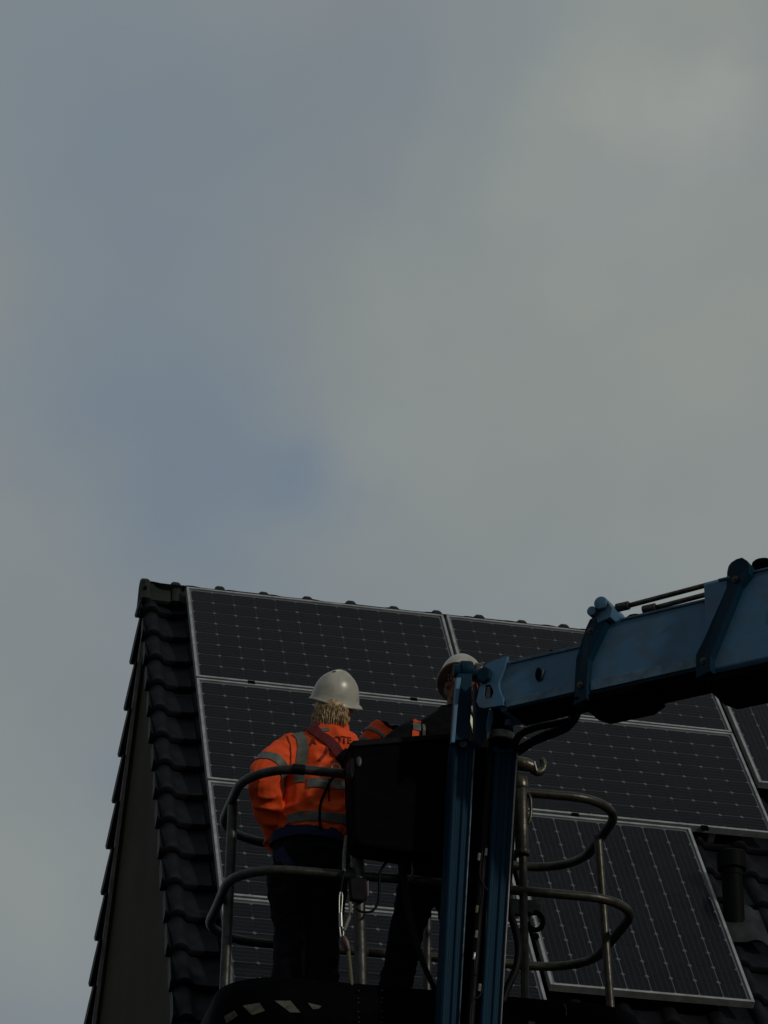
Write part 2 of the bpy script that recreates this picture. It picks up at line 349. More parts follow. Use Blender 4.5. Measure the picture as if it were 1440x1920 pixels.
# ridge tiles: angled caps with a raised collar at one end
def ridge_prof(off, wing):
    P = []
    e = .012+off
    P.append(V*wing + NF*(e-.012)); P.append(V*wing + NF*(e+.022)); P.append(V*.07 + NF*(e+.034))
    for k in range(5):
        a = R(34) + k*R(112)/4
        P.append(Vector((0, -math.cos(a)*(.062+off), math.sin(a)*(.062+off)+.004)))
    P.append(VBK*.07 + NB*(e+.034)); P.append(VBK*wing + NB*(e+.022)); P.append(VBK*wing + NB*(e-.012)); P.append(Vector((0, 0, -.05)))
    return P
rm = MB(); RP = ridge_prof(0, .165)
rm.prism([p for p in RP], [p+EX*.296 for p in RP])
me_rb = rm.mesh('ridge_tile', 'ridge', 'auto', .004)
cm = MB(); RC = ridge_prof(.020, .180); RC2 = ridge_prof(.012, .172)
cm.rings([[p for p in RC2], [p+EX*.012 for p in RC], [p+EX*.045 for p in RC], [p+EX*.06 for p in RC2]])
me_rc = cm.mesh('collar', 'ridge', 'auto')
xk = XL-.02; k = 0
while xk < xr-.2:
    step = .205 if k == 0 else .2975
    mt = Matrix.Translation(Vector((xk, YR, ZR+random.uniform(-.003, .003)))) @ Matrix.Rotation(random.uniform(-.006, .006), 4, 'Y')
    o = put('ridge_tile', me_rb, mt @ Matrix.Scale((step-.001)/.296, 4, EX), roof)
    c = put('collar', me_rc, mt, roof); c.parent = o; c.matrix_local = Matrix.Scale(.296/(step-.001), 4, EX)
    xk += step; k += 1

# ------------------------------------------------------------------ solar panels
PW, PH, GAP = 1.559*S, 1.046*S, .0215
FT = .017                                              # frame face width
def ring_frame(w, h, t, z0, z1):
    m = MB()
    for lo, hi in (((0, 0), (w, t)), ((0, h-t), (w, h)), ((0, t+.0005), (t, h-t-.0005)), ((w-t, t+.0005), (w, h-t-.0005))):
        m.box((lo[0], lo[1], z0), (hi[0], hi[1], z1))
    return m
ME_FR = ring_frame(PW, PH, FT, -.046, 0).mesh('frame', 'alu', False, .0012)
m = MB(); m.box((FT-.002, FT-.002, -.020), (PW-FT+.002, PH-FT+.002, -.012)); ME_BS = m.mesh('backsheet', 'backsheet')
m = MB(); m.box((FT-.001, FT-.001, -.0075), (PW-FT+.001, PH-FT+.001, -.0040)); ME_GL = m.mesh('glass', 'glass')
MGX, MGY = .030, .030
CX, CY = (PW-2*MGX)/12, (PH-2*MGY)/8
m = MB(); hx, hy, c = CX/2-.0010, CY/2-.0030, .0120
oc = [(hx-c, -hy), (hx, -hy+c), (hx, hy-c), (hx-c, hy), (-hx+c, hy), (-hx, hy-c), (-hx, -hy+c), (-hx+c, -hy)]
m.prism([(x, y, -.0118) for x, y in oc], [(x, y, -.0100) for x, y in oc]); ME_CELL = m.mesh('solar_cell', 'cell')
m = MB(); m.box((0, .02, -.125), (.04, PH-.02, -.0465)); ME_RAIL = m.mesh('mounting_rail', 'alu')
m = MB(); m.box((-.022, -.018, -.012), (.022, .018, .0035)); m.tube([(0, 0, .003), (0, 0, .010)], .007, 6); ME_CL = m.mesh('clamp', 'black')
def panel(u0, v0, portrait, label):
    """u along the ridge, v down the slope of the panel's upper left corner, metres"""
    e = bpy.data.objects.new('solar_panel', None); e.empty_display_size = .1; link(e)
    if not portrait:
        base = P0 + EX*u0 + V*(v0+PH); fr = (EX, UPS, NF)
    else:
        base = P0 + EX*u0 + V*v0; fr = (V, EX, NF)
    mt = frame_mtx(base, *fr)
    e.matrix_world = mt @ Matrix.Rotation(random.uniform(-.0012, .0012), 4, 'Y') @ Matrix.Rotation(random.uniform(-.001, .001), 4, 'Z')
    tag(e, label, 'solar panel', 'solar panels on the roof')
    def ch(name, me, loc=(0, 0, 0), parent=e):
        o = bpy.data.objects.new(name, me); link(o, parent); o.location = loc; return o
    ch('frame', ME_FR); bs = ch('backsheet', ME_BS); ch('glass', ME_GL)
    for i in range(12):
        for j in range(8): ch('solar_cell', ME_CELL, (MGX+CX*(i+.5), MGY+CY*(j+.5), 0), bs)
    for x in (.36, PW-.40): ch('mounting_rail', ME_RAIL, (x, 0, 0))
    return e, ch
p_, ch = panel(0, 0, False, 'landscape solar panel at the top left corner of the roof'); 
for x in (.35, PW-.35): ch('clamp', ME_CL, (x, -GAP/2, 0))
p_, ch = panel(PW+GAP, 0, False, 'landscape solar panel along the ridge behind the blue boom')
p_, ch = panel(0, PH+GAP, False, 'landscape solar panel in second row behind the orange worker')
for x in (.35, PW-.35): ch('clamp', ME_CL, (x, -GAP/2, 0))
p_, ch = panel(PW+GAP, PH+GAP, False, 'landscape solar panel in second row right of the blue jib')
for x in (.48, PW-.45): ch('clamp', ME_CL, (x, -GAP/2, 0))
p_, ch = panel(0, 2*(PH+GAP), False, 'landscape solar panel in third row behind the left rails of the basket')
p_, ch = panel(0, 3*(PH+GAP), False, 'lowest landscape solar panel on the left behind the basket toe board')
p_, ch = panel(2.648*S-PH, 2.132*S+.006, True, 'portrait solar panel below the others beside the bare tiles')
for x in (.5, PW-.45): ch('clamp', ME_CL, (x, -.010, 0))
p_, ch = panel(3.175*S, 1.5773*S-PW, True, 'portrait solar panel at the right edge of the picture')

# ------------------------------------------------------------------ vent pipe on the bare tiles
vb = P0 + V*0; 
def onroof(x, y, off):
    v = pix(x, y); t = (P0+NF*off-CAM).dot(NF)/v.dot(NF); return CAM+v*t
base = onroof(1378, 1752, -.10)
vp = empty('vent_pipe', base); tag(vp, 'black vent pipe with grey flashing standing on the bare roof tiles', 'vent pipe')
m = MB(); top = base + Vector((0, 0, .52))
m.tube([base+Vector((0, 0, -.05)), base+Vector((0, 0, .40))], .062, 20); m.build('pipe', 'pipe', vp, 'auto')
m = MB(); m.tube([base+Vector((0, 0, z)) for z in (.36, .40, .401, .50, .52)], [.066, .066, .085, .085, .05], 20); m.build('cap', 'pipe', vp, 'auto')
m = MB(); nx, ny = 14, 8; rows = []
for j in range(ny+1):
    rr = []
    for i in range(nx+1):
        x = -.17+.36*i/nx; y = -.13+.36*j/ny
        d = math.hypot(x, y*.9)
        z = .05*math.exp(-(d/.09)**2)+.030*max(0, math.sin((x+.19)/.272*2*math.pi+1.2))+.006*noise.noise(Vector((x*9, y*9, 3)))
        rr.append(base + EX*x + UPS*y + NF*(z+.030))
    rows.append(rr)
vs = [p for r_ in rows for p in r_]; n = nx+1
vs2 = [p-NF*.006 for p in vs]; L = len(vs)
fs = [(j*n+i, j*n+i+1, (j+1)*n+i+1, (j+1)*n+i) for j in range(ny) for i in range(nx)]
m.poly(vs+vs2, fs + [tuple(i+L for i in reversed(f)) for f in fs] + [(i, L+i, L+i+1, i+1) for i in range(nx)] + [(ny*n+i+1, L+ny*n+i+1, L+ny*n+i, ny*n+i) for i in range(nx)]
       + [((j+1)*n, L+(j+1)*n, L+j*n, j*n) for j in range(ny)] + [(j*n+nx, L+j*n+nx, L+(j+1)*n+nx, (j+1)*n+nx) for j in range(ny)])
m.build('flashing', 'lead', vp, 'auto')

# ------------------------------------------------------------------ the boom lift (machine, boom, jib, basket: one thing)
F0 = Vector((3.16844736, 12.2, 7.47024779)); BA = Vector((.745, -.667, 0)).normalized(); BS = Vector((BA.y, -BA.x, 0))
def bp(t, z, s=0): return F0 + BA*t + BS*s + Vector((0, 0, z))
ROOT_T = 6.4
foot = bp(ROOT_T, 0, -.1); foot = Vector((foot.x, foot.y, 0))
lift = empty('boom_lift', foot); tag(lift, 'blue boom lift carrying two workers in a railed basket at the roof', 'boom lift')
def bbox(m, t0, t1, z0, z1, s0, s1): m.prism([bp(t0, z0, s0), bp(t0, z0, s1), bp(t0, z1, s1), bp(t0, z1, s0)], [bp(t1, z0, s0), bp(t1, z0, s1), bp(t1, z1, s1), bp(t1, z1, s0)]); return m
def secbox(m, t0, t1, z0, z1, s0, s1, c):            # box section with folded (chamfered) lower and upper corners
    def ring(t): return [bp(t, z0, s1+c), bp(t, z0, s0-c), bp(t, z0+c, s0), bp(t, z1-c, s0), bp(t, z1, s0-c), bp(t, z1, s1+c), bp(t, z1-c, s1), bp(t, z0+c, s1)]
    m.rings([ring(t0), ring(t1)]); return m
inner = secbox(MB(), .02, .9, -.012, .248, 0, -.20, .016).build('boom_section', 'boom', lift, False, .004)
mid = secbox(MB(), .50, 1.9, -.042, .324, .025, -.225, .02).build('boom_section', 'boom', lift, False, .005)
outer = secbox(MB(), 1.12, ROOT_T, -.092, .398, .05, -.25, .024).build('boom_section', 'boom', lift, False, .006)
for sec, t0, t1, z0, s0, s1 in ((inner, .06, .44, -.012, -.001, -.199), (mid, .52, 1.08, -.042, .024, -.224), (outer, 1.2, 5.9, -.092, .049, -.249)):
    bbox(MB(), t0, t1, z0-.007, z0-.001, s0, s1).build('underside_shade_plate', 'black', sec)  # thin black plates added to paint the shaded, grimy underside of each section
# folded lower flange and upper lip running along each section
for sec, t0, t1, z0, z1, s0 in ((inner, .06, .43, -.004, .040, .0), (inner, .08, .5, .222, .242, .0), (mid, .52, 1.06, -.030, .026, .025), (mid, .68, 1.2, .300, .316, .025), (outer, 1.2, ROOT_T-.4, .372, .388, .05)):
    m = MB(); m.prism([bp(t0, z0, s0-.002), bp(t0, z0, s0+.010), bp(t0, z1-.008, s0+.012), bp(t0, z1, s0-.002)], [bp(t1, z0, s0-.002), bp(t1, z0, s0+.010), bp(t1, z1-.008, s0+.012), bp(t1, z1, s0-.002)])
    m.build('flange', 'boomf', sec)
def wedge(outline, sbase, name, m, par):              # outline: (t, z, s of outer face)
    mb = MB(); mb.prism([bp(t, z, sbase) for t, z, s in outline], [bp(t, z, s) for t, z, s in outline]); return mb.build(name, m, par, False, .004)
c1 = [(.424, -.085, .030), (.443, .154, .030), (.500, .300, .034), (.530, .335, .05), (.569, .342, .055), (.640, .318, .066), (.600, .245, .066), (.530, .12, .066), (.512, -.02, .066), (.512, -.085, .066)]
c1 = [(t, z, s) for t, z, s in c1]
col1 = wedge(c1, -.0, 'collar', 'boomd', mid)  # collar uses the darker blue, its shade is put into the colour
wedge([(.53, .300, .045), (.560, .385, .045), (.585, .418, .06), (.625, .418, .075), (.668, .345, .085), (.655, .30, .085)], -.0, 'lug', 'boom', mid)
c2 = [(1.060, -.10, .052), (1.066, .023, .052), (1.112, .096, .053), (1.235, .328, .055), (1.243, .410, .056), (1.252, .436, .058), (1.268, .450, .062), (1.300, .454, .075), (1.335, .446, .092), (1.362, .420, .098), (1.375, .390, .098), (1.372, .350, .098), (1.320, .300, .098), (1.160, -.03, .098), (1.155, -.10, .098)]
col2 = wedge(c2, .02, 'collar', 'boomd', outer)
for par, t0, t1, z0, z1, s0, s1 in ((mid, .43, .78, -.090, -.050, .045, -.24), (outer, 1.07, 1.65, -.140, -.100, .07, -.27)):
    m = MB(); q = [(t0, z1), (t0, z0+.035), (t0+.06, z0), (t1-.06, z0), (t1, z0+.03), (t1, z1)]
    m.prism([bp(t, z, s0) for t, z in q], [bp(t, z, s1) for t, z in q]); m.build('wear_pad_housing', 'black', par, False, .006)
for par, t, z, s in ((mid, .535, .270, .042), (mid, .475, .0, .044), (outer, 1.295, .345, .072), (outer, 1.115, -.030, .066)):
    m = MB(); m.tube([bp(t, z, s-.02), bp(t, z, s+.016)], .017, 8); m.tube([bp(t, z, s+.016), bp(t, z, s+.026)], .008, 8); m.build('bolt', 'bolt', par, 'auto')
# slot and grime patch on the fly section, clevis lugs and extension rods above the middle section
m = MB(); m.tube([bp(.245, .10, -.004), bp(.245, .10, .004)], .001, 6)
q = [bp(.232+.016*math.cos(a), .13+.036*math.sin(a), 0) for a in [k*math.pi/8 for k in range(16)]]
m = MB(); m.prism([p+BS*.002 for p in q], [p+BS*.007 for p in q]); m.build('slot_plate', 'black', inner)
m = MB(); m.tube([bp(.245, .098, .004), bp(.262, .150, .004)], .006, 6); m.build('weld_seam', 'boome', inner, True)
for t0, z0, t1, z1, s in ((.66, .384, 1.30, .402, .0), (.80, .337, 1.30, .350, .005)):
    m = MB(); m.tube([bp(t0, z0, s), bp(t1, z1, s)], .0125, 10); o = m.build('extension_rod', 'cast', mid, True)
    m = MB(); m.tube([bp(t0-.012, z0+.004, s), bp(t0+.055, z0+.003, s)], .021, 14); m.build('rod_end', 'bolt', mid, 'auto', .003)
m = MB(); m.tube([bp(.605, .388, .09), bp(.605, .388, -.12)], .033, 18); m.build('sheave', 'boom', mid, 'auto', .004)
m = MB(); m.tube([bp(.555, .360, .085), bp(.555, .360, .03)], .024, 16); m.build('lug_boss', 'boom', mid, 'auto', .005)
m = MB(); m.ell(bp(.735, .33, -.04), (.05, .03, .02)); m.build('cover_cap', 'black', mid, True)
m = MB(); m.ell(bp(1.40, .44, -.02), (.06, .05, .03)); m.ell(bp(1.47, .43, -.02), (.05, .05, .04)); m.build('hose_clamp', 'black', outer, True)
m = MB(); m.tube(smooth_path([bp(1.36, .455, -.02), bp(1.45, .452, -.02), bp(1.8, .43, -.03), bp(2.4, .425, -.04), bp(3.6, .42, -.04)]), .016, 8); m.build('hose', 'rubber', outer, True)
m = MB(); q = [(.175, .246), (.20, .275), (.24, .268), (.27, .285), (.30, .262), (.31, .246)]
m.prism([bp(t, z, -.06) for t, z in q], [bp(t, z, -.14) for t, z in q]); m.build('cable_guide', 'black', inner, False, .004)
m = MB(); bbox(m, 1.455, 1.56, -.175, -.10, -.06, -.16); m.build('sensor_bracket', 'black', outer, False, .008)
m = MB(); q = [(1.437, .10), (1.60, .10), (1.62, .165), (1.445, .165)]; m.prism([bp(t, z, .0515) for t, z in q], [bp(t, z, .0535) for t, z in q]); m.build('decal', 'red', outer)
# boom tip plate with its window, pin bosses
tip = [(-.070, .150), (-.062, .205), (-.041, .240), (0, .250), (.075, .258), (.062, .215), (.045, .178), (.026, .135), (.024, .110), (.034, .070), (.046, .045), (.050, .003), (-.055, .010), (-.080, .022), (-.095, .055)]
hole = [(-.045, .128), (-.018, .126), (-.004, .096), (-.002, .078), (-.014, .052), (-.048, .054), (-.055, .080)]
def plate_with_hole(o, h, s0, s1):
    mb = MB(); bm = mb.bm
    for s, fl in ((s0, 1), (s1, 0)):
        vo = [bm.verts.new(bp(t, z, s)) for t, z in o]; vh = [bm.verts.new(bp(t, z, s)) for t, z in h]
        es = [bm.edges.new((vo[i], vo[(i+1) % len(vo)])) for i in range(len(vo))]+[bm.edges.new((vh[i], vh[(i+1) % len(vh)])) for i in range(len(vh))]
        bmesh.ops.triangle_fill(bm, use_beauty=True, edges=es)
        if fl: keep = (vo, vh)
        else:
            for a_, b_ in ((keep[0], vo), (keep[1], vh)):
                for i in range(len(a_)): bm.faces.new((a_[i], a_[(i+1) % len(a_)], b_[(i+1) % len(b_)], b_[i]))
    return mb
plate_with_hole(tip, hole, -.0, .022).build('tip_plate', 'boom', inner)
plate_with_hole(tip, hole, -.222, -.20).build('tip_plate', 'boom', inner)
m = MB(); bbox(m, -.05, .03, .02, .235, -.03, -.17); m.build('tip_core', 'black', inner, False, .01)
q = [bp(-.042+.040*math.cos(a), .176+.046*math.sin(a), 0) for a in [k*math.pi/3+.4 for k in range(6)]]
m = MB(); m.prism([p+BS*.022 for p in q], [p+BS*.05 for p in q]); m.build('pin_boss', 'boomd', inner, False, .008)

# jib: two fluted arms below the knuckle, hanging links above
JN = 12.42
def jp(x, y, n=JN): return onN(x, y, n)
def arm(pts_l, pts_r, depth, name, m, par, flutes=True):
    """pts: pixel pairs traced top and bottom of the near face; profile has raised ribs"""
    tl, tr, bl, br = jp(*pts_l[0]), jp(*pts_r[0]), jp(*pts_l[1]), jp(*pts_r[1])
    prof = [(0, .006), (.08, -.006), (.22, -.006), (.30, .008), (.52, .008), (.58, -.002), (.72, -.002), (.78, .008), (.95, .008), (1, .0), (1, depth), (0, depth)] if flutes else [(0, 0), (1, 0), (1, depth), (0, depth)]
    mb = MB()
    mb.prism([tl.lerp(tr, f)+Vector((0, d, 0)) for f, d in prof], [bl.lerp(br, f)+Vector((0, d, 0)) for f, d in prof])
    return mb.build(name, m, par, False, .003)
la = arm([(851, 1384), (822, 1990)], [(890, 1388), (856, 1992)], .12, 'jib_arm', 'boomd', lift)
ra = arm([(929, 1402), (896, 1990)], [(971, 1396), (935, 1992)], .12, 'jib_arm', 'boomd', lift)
for (x0, y0, x1, y1), par in (((970.3, 1397, 935.2, 1985), ra), ((890, 1390, 857, 1985), la)):
    m = MB(); a_, b_ = jp(x0, y0, JN-.004), jp(x1, y1, JN-.004); m.tube([a_, b_], .0035, 6); m.build('edge_lip', 'trim' if par is ra else 'boome', par, True)
# inner dark web, cylinder and cables between the arms
m = MB(); a_, b_, c_, d_ = jp(893, 1400, JN+.06), jp(928, 1404, JN+.06), jp(860, 1990, JN+.06), jp(895, 1990, JN+.06)
m.prism([a_, b_, b_+Vector((0, .05, 0)), a_+Vector((0, .05, 0))], [c_, d_, d_+Vector((0, .05, 0)), c_+Vector((0, .05, 0))]); m.build('jib_web', 'black', lift)
m = MB(); m.tube([jp(921, 1400, JN+.03), jp(880, 1940, JN+.02)], .022, 14); m.build('jib_cylinder', 'rubber', lift, 'auto')
for xs in ([(905, 1590), (899, 1640), (906, 1665), (898, 1720), (893, 1780), (889, 1800), (890, 1830)], [(912, 1580), (905, 1625), (904, 1650), (912, 1668), (918, 1672)], [(880, 1930), (884, 1880), (905, 1850), (912, 1700)]):
    m = MB(); m.tube(smooth_path([jp(x, y, JN+.005) for x, y in xs]), .007, 7); m.build('cable', 'rubber', lift, True)
for x, y, c in ((894, 1705, 'rope'), (893, 1752, 'strap'), (889, 1793, 'steel'), (898, 1607, 'strap'), (911, 1598, 'strap'), (899, 1852, 'strap')):
    m = MB(); m.tube([jp(x+1, y-7, JN+.002), jp(x-1, y+7, JN+.002)], .008, 8); m.build('cable_tie', c, lift, 'auto', .002)
# knuckle: left link, right link, pin head
def slab(px, n0, n1, name, m, par, bev=.006):
    mb = MB(); mb.prism([onN(x, y, n0) for x, y in px], [onN(x, y, n0)+Vector((0, n1-n0, 0)) for x, y in px]); return mb.build(name, m, par, False, bev)
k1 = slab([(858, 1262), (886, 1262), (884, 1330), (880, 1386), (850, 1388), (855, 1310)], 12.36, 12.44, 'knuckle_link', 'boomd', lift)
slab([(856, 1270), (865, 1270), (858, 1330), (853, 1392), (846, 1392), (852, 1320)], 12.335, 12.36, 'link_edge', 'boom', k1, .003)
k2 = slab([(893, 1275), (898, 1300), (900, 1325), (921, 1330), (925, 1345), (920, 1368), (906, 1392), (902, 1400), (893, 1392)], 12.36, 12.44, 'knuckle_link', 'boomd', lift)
slab([(917, 1332), (925, 1334), (925, 1350), (920, 1368), (913, 1380), (912, 1360)], 12.345, 12.36, 'link_edge', 'boom', k2, .003)
m = MB(); m.tube([jp(850, 1258, 12.40), jp(916, 1262, 12.40)], .034, 16); m.build('knuckle_pin', 'boomd', lift, 'auto', .006)
m = MB(); m.tube([jp(862, 1256, 12.40), jp(886, 1257, 12.40)], .046, 16); m.build('pin_bushing', 'boomd', lift, 'auto', .01)
m = MB(); m.tube([jp(889, 1256, 12.40), jp(903, 1258, 12.40)], .036, 16); m.build('pin_washer', 'cast', lift, 'auto', .005)
m = MB(); m.tube([jp(868, 1394, 12.41), jp(868, 1394, 12.385)], .02, 10); m.build('bolt', 'boome', k1, 'auto', .003)
m = MB(); m.tube([jp(944, 1300, 12.42), jp(938, 1412, 12.46)], [.052, .060], 18); m.build('slew_motor', 'black', lift, 'auto', .006)
m = MB(); m.tube([jp(940, 1377, 12.45), jp(939, 1390, 12.45)], .067, 18); m.build('motor_band', 'trim', lift, 'auto', .004)
slab([(925, 1398), (972, 1394), (972, 1402), (960, 1412), (925, 1410)], 12.405, 12.55, 'jib_head', 'boomd', ra)
for pts, r_ in (([(1076, 1318), (1078, 1336), (1068, 1350), (1035, 1358), (1005, 1364), (975, 1378), (962, 1402)], .018), ([(1082, 1322), (1082, 1342), (1062, 1366), (1030, 1380), (1000, 1392), (985, 1402), (970, 1412)], .017), ([(1080, 1330), (1070, 1352), (1050, 1366), (1020, 1376), (990, 1392), (968, 1404)], .012)):
    m = MB(); m.tube(smooth_path([jp(x, y, 12.28+.02*i) for i, (x, y) in enumerate(pts)]), r_, 10); m.build('hydraulic_hose', 'rubber', lift, True)
for pts, r_ in (([(946, 1660), (956, 1710), (968, 1750), (972, 1785), (966, 1820), (952, 1850), (942, 1880)], .018), ([(944, 1640), (962, 1715), (976, 1765), (975, 1800), (965, 1835), (945, 1875)], .006), ([(968, 1425), (964, 1520), (960, 1600), (956, 1655), (947, 1690)], .010)):
    m = MB(); m.tube(smooth_path([jp(x, y, 12.52) for x, y in pts]), r_, 10); m.build('hydraulic_hose', 'rubber', lift, True)
# bracket below the picture: arms carry the basket floor
jb = (la.location+W[lift]); 
m = MB(); a_ = jp(840, 1985, JN); b_ = jp(920, 1985, JN)
m.box((a_.x-.08, JN-.01, a_.z-.12), (b_.x+.12, JN+.14, a_.z+.05)); m.box((a_.x, JN+.14, a_.z-.10), (b_.x+.02, 13.35, a_.z-.01)); m.build('platform_bracket', 'boomd', lift, False, .01)
m = MB(); m.tube([(a_.x+.1, 13.25, a_.z-.06), (a_.x+.1, 13.25, 6.10)], .09, 18); m.build('platform_pivot', 'boomd', lift, 'auto')

# ---- basket
FZ = 6.225
NN, NFAR = 12.8, 13.79
def rrect(x0, x1, y0, y1, r, n=8, off=0):
    P = []
    for cx, cy, a0 in ((x0+r, y0+r, math.pi), (x1-r, y0+r, 1.5*math.pi), (x1-r, y1-r, 0), (x0+r, y1-r, .5*math.pi)):
        for k in range(n+1):
            a = a0 + k*(math.pi/2)/n; P.append((cx+(r+off)*math.cos(a), cy+(r+off)*math.sin(a)))
    return P
bas = empty('basket', (3.03, 13.3, 6.0), lift)
m = MB(); out = rrect(2.03, 4.05, NN-.02, NFAR-.01, .27)
m.prism([(x, y, FZ-.03) for x, y in out], [(x, y, FZ) for x, y in out]); m.build('platform_floor', 'floor', bas)
m = MB(); o1 = rrect(2.0, 4.08, NN-.05, NFAR+.02, .30); o2 = rrect(1.985, 4.095, NN-.065, NFAR+.035, .315); o3 = rrect(1.97, 4.11, NN-.08, NFAR+.05, .33)
m.rings([[(x, y, 5.985) for x, y in o2], [(x, y, 6.01) for x, y in o3], [(x, y, 6.13) for x, y in o3], [(x, y, 6.20) for x, y in o2], [(x, y, FZ+.012) for x, y in o1], [(x, y, FZ+.012) for x, y in rrect(2.03, 4.05, NN-.02, NFAR-.01, .27)]], True)
tray = m.build('bumper', 'black', bas, 'auto')
# pale hazard blocks wrapped on the bumper's near left corner
def on_bumper(px, py):
    best = None
    v = pix(px, py)
    n = len(o3)
    for i in range(n):
        (x0, y0), (x1, y1) = o3[i], o3[(i+1) % n]
        den = v.x*(y1-y0)-v.y*(x1-x0)
        if abs(den) < 1e-9: continue
        t = (x0*(y1-y0)-y0*(x1-x0))/den
        f = ((v.x*t-x0)*(x1-x0)+(v.y*t-y0)*(y1-y0))/((x1-x0)**2+(y1-y0)**2)
        if -.001 <= f <= 1.001 and t > 0 and (best is None or t < best[0]): best = (t, Vector((y1-y0, -(x1-x0), 0)).normalized())
    return (CAM+v*best[0], best[1]) if best else (None, None)
for q in ([(422, 1906), (440, 1896), (446, 1905), (426, 1920)], [(456, 1886), (487, 1881), (497, 1896), (473, 1904)], [(515, 1877), (544, 1877), (563, 1899), (544, 1899)], [(577, 1881), (603, 1887), (597, 1892), (586, 1893)]):
    pts = [on_bumper(*p) for p in q]
    if all(p[0] for p in pts):
        m = MB(); m.prism([p+n_*.001 for p, n_ in pts], [p+n_*.006 for p, n_ in pts]); m.build('hazard_stripe', 'tank', tray)
for y in (1858, 1872, 1880, 1897, 1908, 1917):
    for x in (672, 716):
        p, n_ = on_bumper(x+random.uniform(-1, 1), y)
        if p: m = MB(); m.ell(p, (.005, .005, .005), nu=8, nv=6); m.build('rivet', 'rail', tray, True)
p1, n1 = on_bumper(1058, 1882); p2, n2 = on_bumper(1062, 1904)
m = MB(); m.tube(smooth_path([p1, p1.lerp(p2, .4)+Vector((.004, 0, 0)), p2]), .0025, 5); m.build('scratch', 'tank', tray)
m = MB(); q = [on_bumper(*p) for p in ((991, 1915), (1003, 1917), (1002, 1930), (990, 1928))]; m.prism([p+n_*.001 for p, n_ in q], [p+n_*.005 for p, n_ in q]); m.build('hazard_stripe', 'tank', tray)
# rails: near run is broken where the console and jib stand
def loop(xl, xr_, z, y1, r, mleft, mright, x_break=None):
    P = [Vector((x, y, z)) for x, y in rrect(xl, xr_, NN, y1, r, 9)]
    return P
def rail(P, rad, name, m, par, closed=False): mb = MB(); mb.tube(P, rad, 14, closed); return mb.build(name, m, par, True)
def wob(P, k): return [p+Vector((noise.noise(p*2.1+Vector((k, 0, 0)))*.006, noise.noise(p*2.3+Vector((0, k, 0)))*.006, noise.noise(p*1.9+Vector((0, 0, k)))*.008)) for p in P]
for z, xl, xr_, y1, rr_ in ((7.325, 2.075, 4.00, 13.76, .30), (6.80, 2.035, 4.065, 13.82, .28)):
    P = [Vector((x, y, z)) for x, y in rrect(xl, xr_, NN, y1, rr_, 10)]
    # order: left-near corner, right-near corner, right-far, left-far. split in two halves at mid X
    n = 11; near_m = Vector((2.9, NN, z)); far_m = Vector((2.9, y1, z))
    left = [far_m] + P[3*n:] + P[:n] + [near_m]
    right = [near_m] + P[n:3*n] + [far_m]
    def dense(Q):
        out = []
        for a_, b_ in zip(Q, Q[1:]):
            k_ = max(1, int((b_-a_).length/.08)); out += [a_.lerp(b_, i/k_) for i in range(k_)]
        return out+[Q[-1]]
    rail(wob(dense(left), z), .0235, 'guard_rail', 'rail', bas); rail(wob(dense(right), z), .0235, 'guard_rail', 'railr', bas)
def post(x, y, z0, z1, r_, m_, x2=None): mb = MB(); mb.tube([(x, y, z0), (x2 or x, y, z1)], r_, 14); return mb.build('post', m_, bas, 'auto')
a_ = onZ(437, 1508, 7.31); post(2.075, a_.y, FZ, 7.32, .0255, 'rail', a_.x)
post(2.655, NN, FZ, 7.30, .029, 'rail', 2.615)
p3 = onN(985, 1862, NN); post(p3.x, NN, FZ, 7.34, .021, 'railr', onN(978, 1470, NN).x)
a_ = onZ(1121, 1572, 7.30); post(4.02, a_.y, FZ, 7.31, .0215, 'railr', a_.x)
post(3.2, 13.77, FZ, 7.31, .021, 'rail'); post(2.56, 13.77, FZ, 7.31, .021, 'rail')
m = MB(); m.tube([onN(979, 1597, NN-.01), onN(977, 1478, NN-.01)], .034, 18); sl = m.build('post_sleeve', 'railr', bas, 'auto', .004)
m = MB(); m.tube([onN(979, 1604, NN-.01), onN(979, 1595, NN-.01)], [.036, .040], 16); m.build('sleeve_collar', 'cast', sl, 'auto', .004)
m = MB(); m.tube([onN(977, 1480, NN-.01), onN(976, 1470, NN-.01), onN(976, 1456, NN-.01)], [.038, .040, .030], 16); m.build('sleeve_cap', 'cast', sl, 'auto', .004)
for y0, y1 in ((1500, 1535),):
    m = MB(); m.tube(smooth_path([onN(990, 1488, NN-.03), onN(995, 1500, NN-.035), onN(995, 1530, NN-.035), onN(990, 1545, NN-.03)]), .008, 8); m.build('latch_rod', 'cast', sl, True)
# rotator hook casting above the right post
hk = empty('hook_casting', onN(985, 1435, NN-.02), bas)
m = MB(); m.tube([onN(968, 1430, NN-.03), onN(986, 1434, NN-.03), onN(1000, 1438, NN-.03)], [.034, .036, .028], 14); m.build('body', 'cast', hk, 'auto', .004)
hc = onN(1007, 1434, NN-.03)
m = MB(); P = [hc+Vector((math.cos(a)*.036, 0, math.sin(a)*.042)) for a in [R(150)+k*R(265)/16 for k in range(17)]]; m.tube(P, [.013+.006*math.sin(math.pi*k/16) for k in range(17)], 10); m.build('hook', 'cast', hk, True)
m = MB(); m.tube([onN(1001, 1428, NN-.05), onN(1006, 1446, NN-.05)], .007, 8); m.build('pin', 'steel', hk, 'auto')
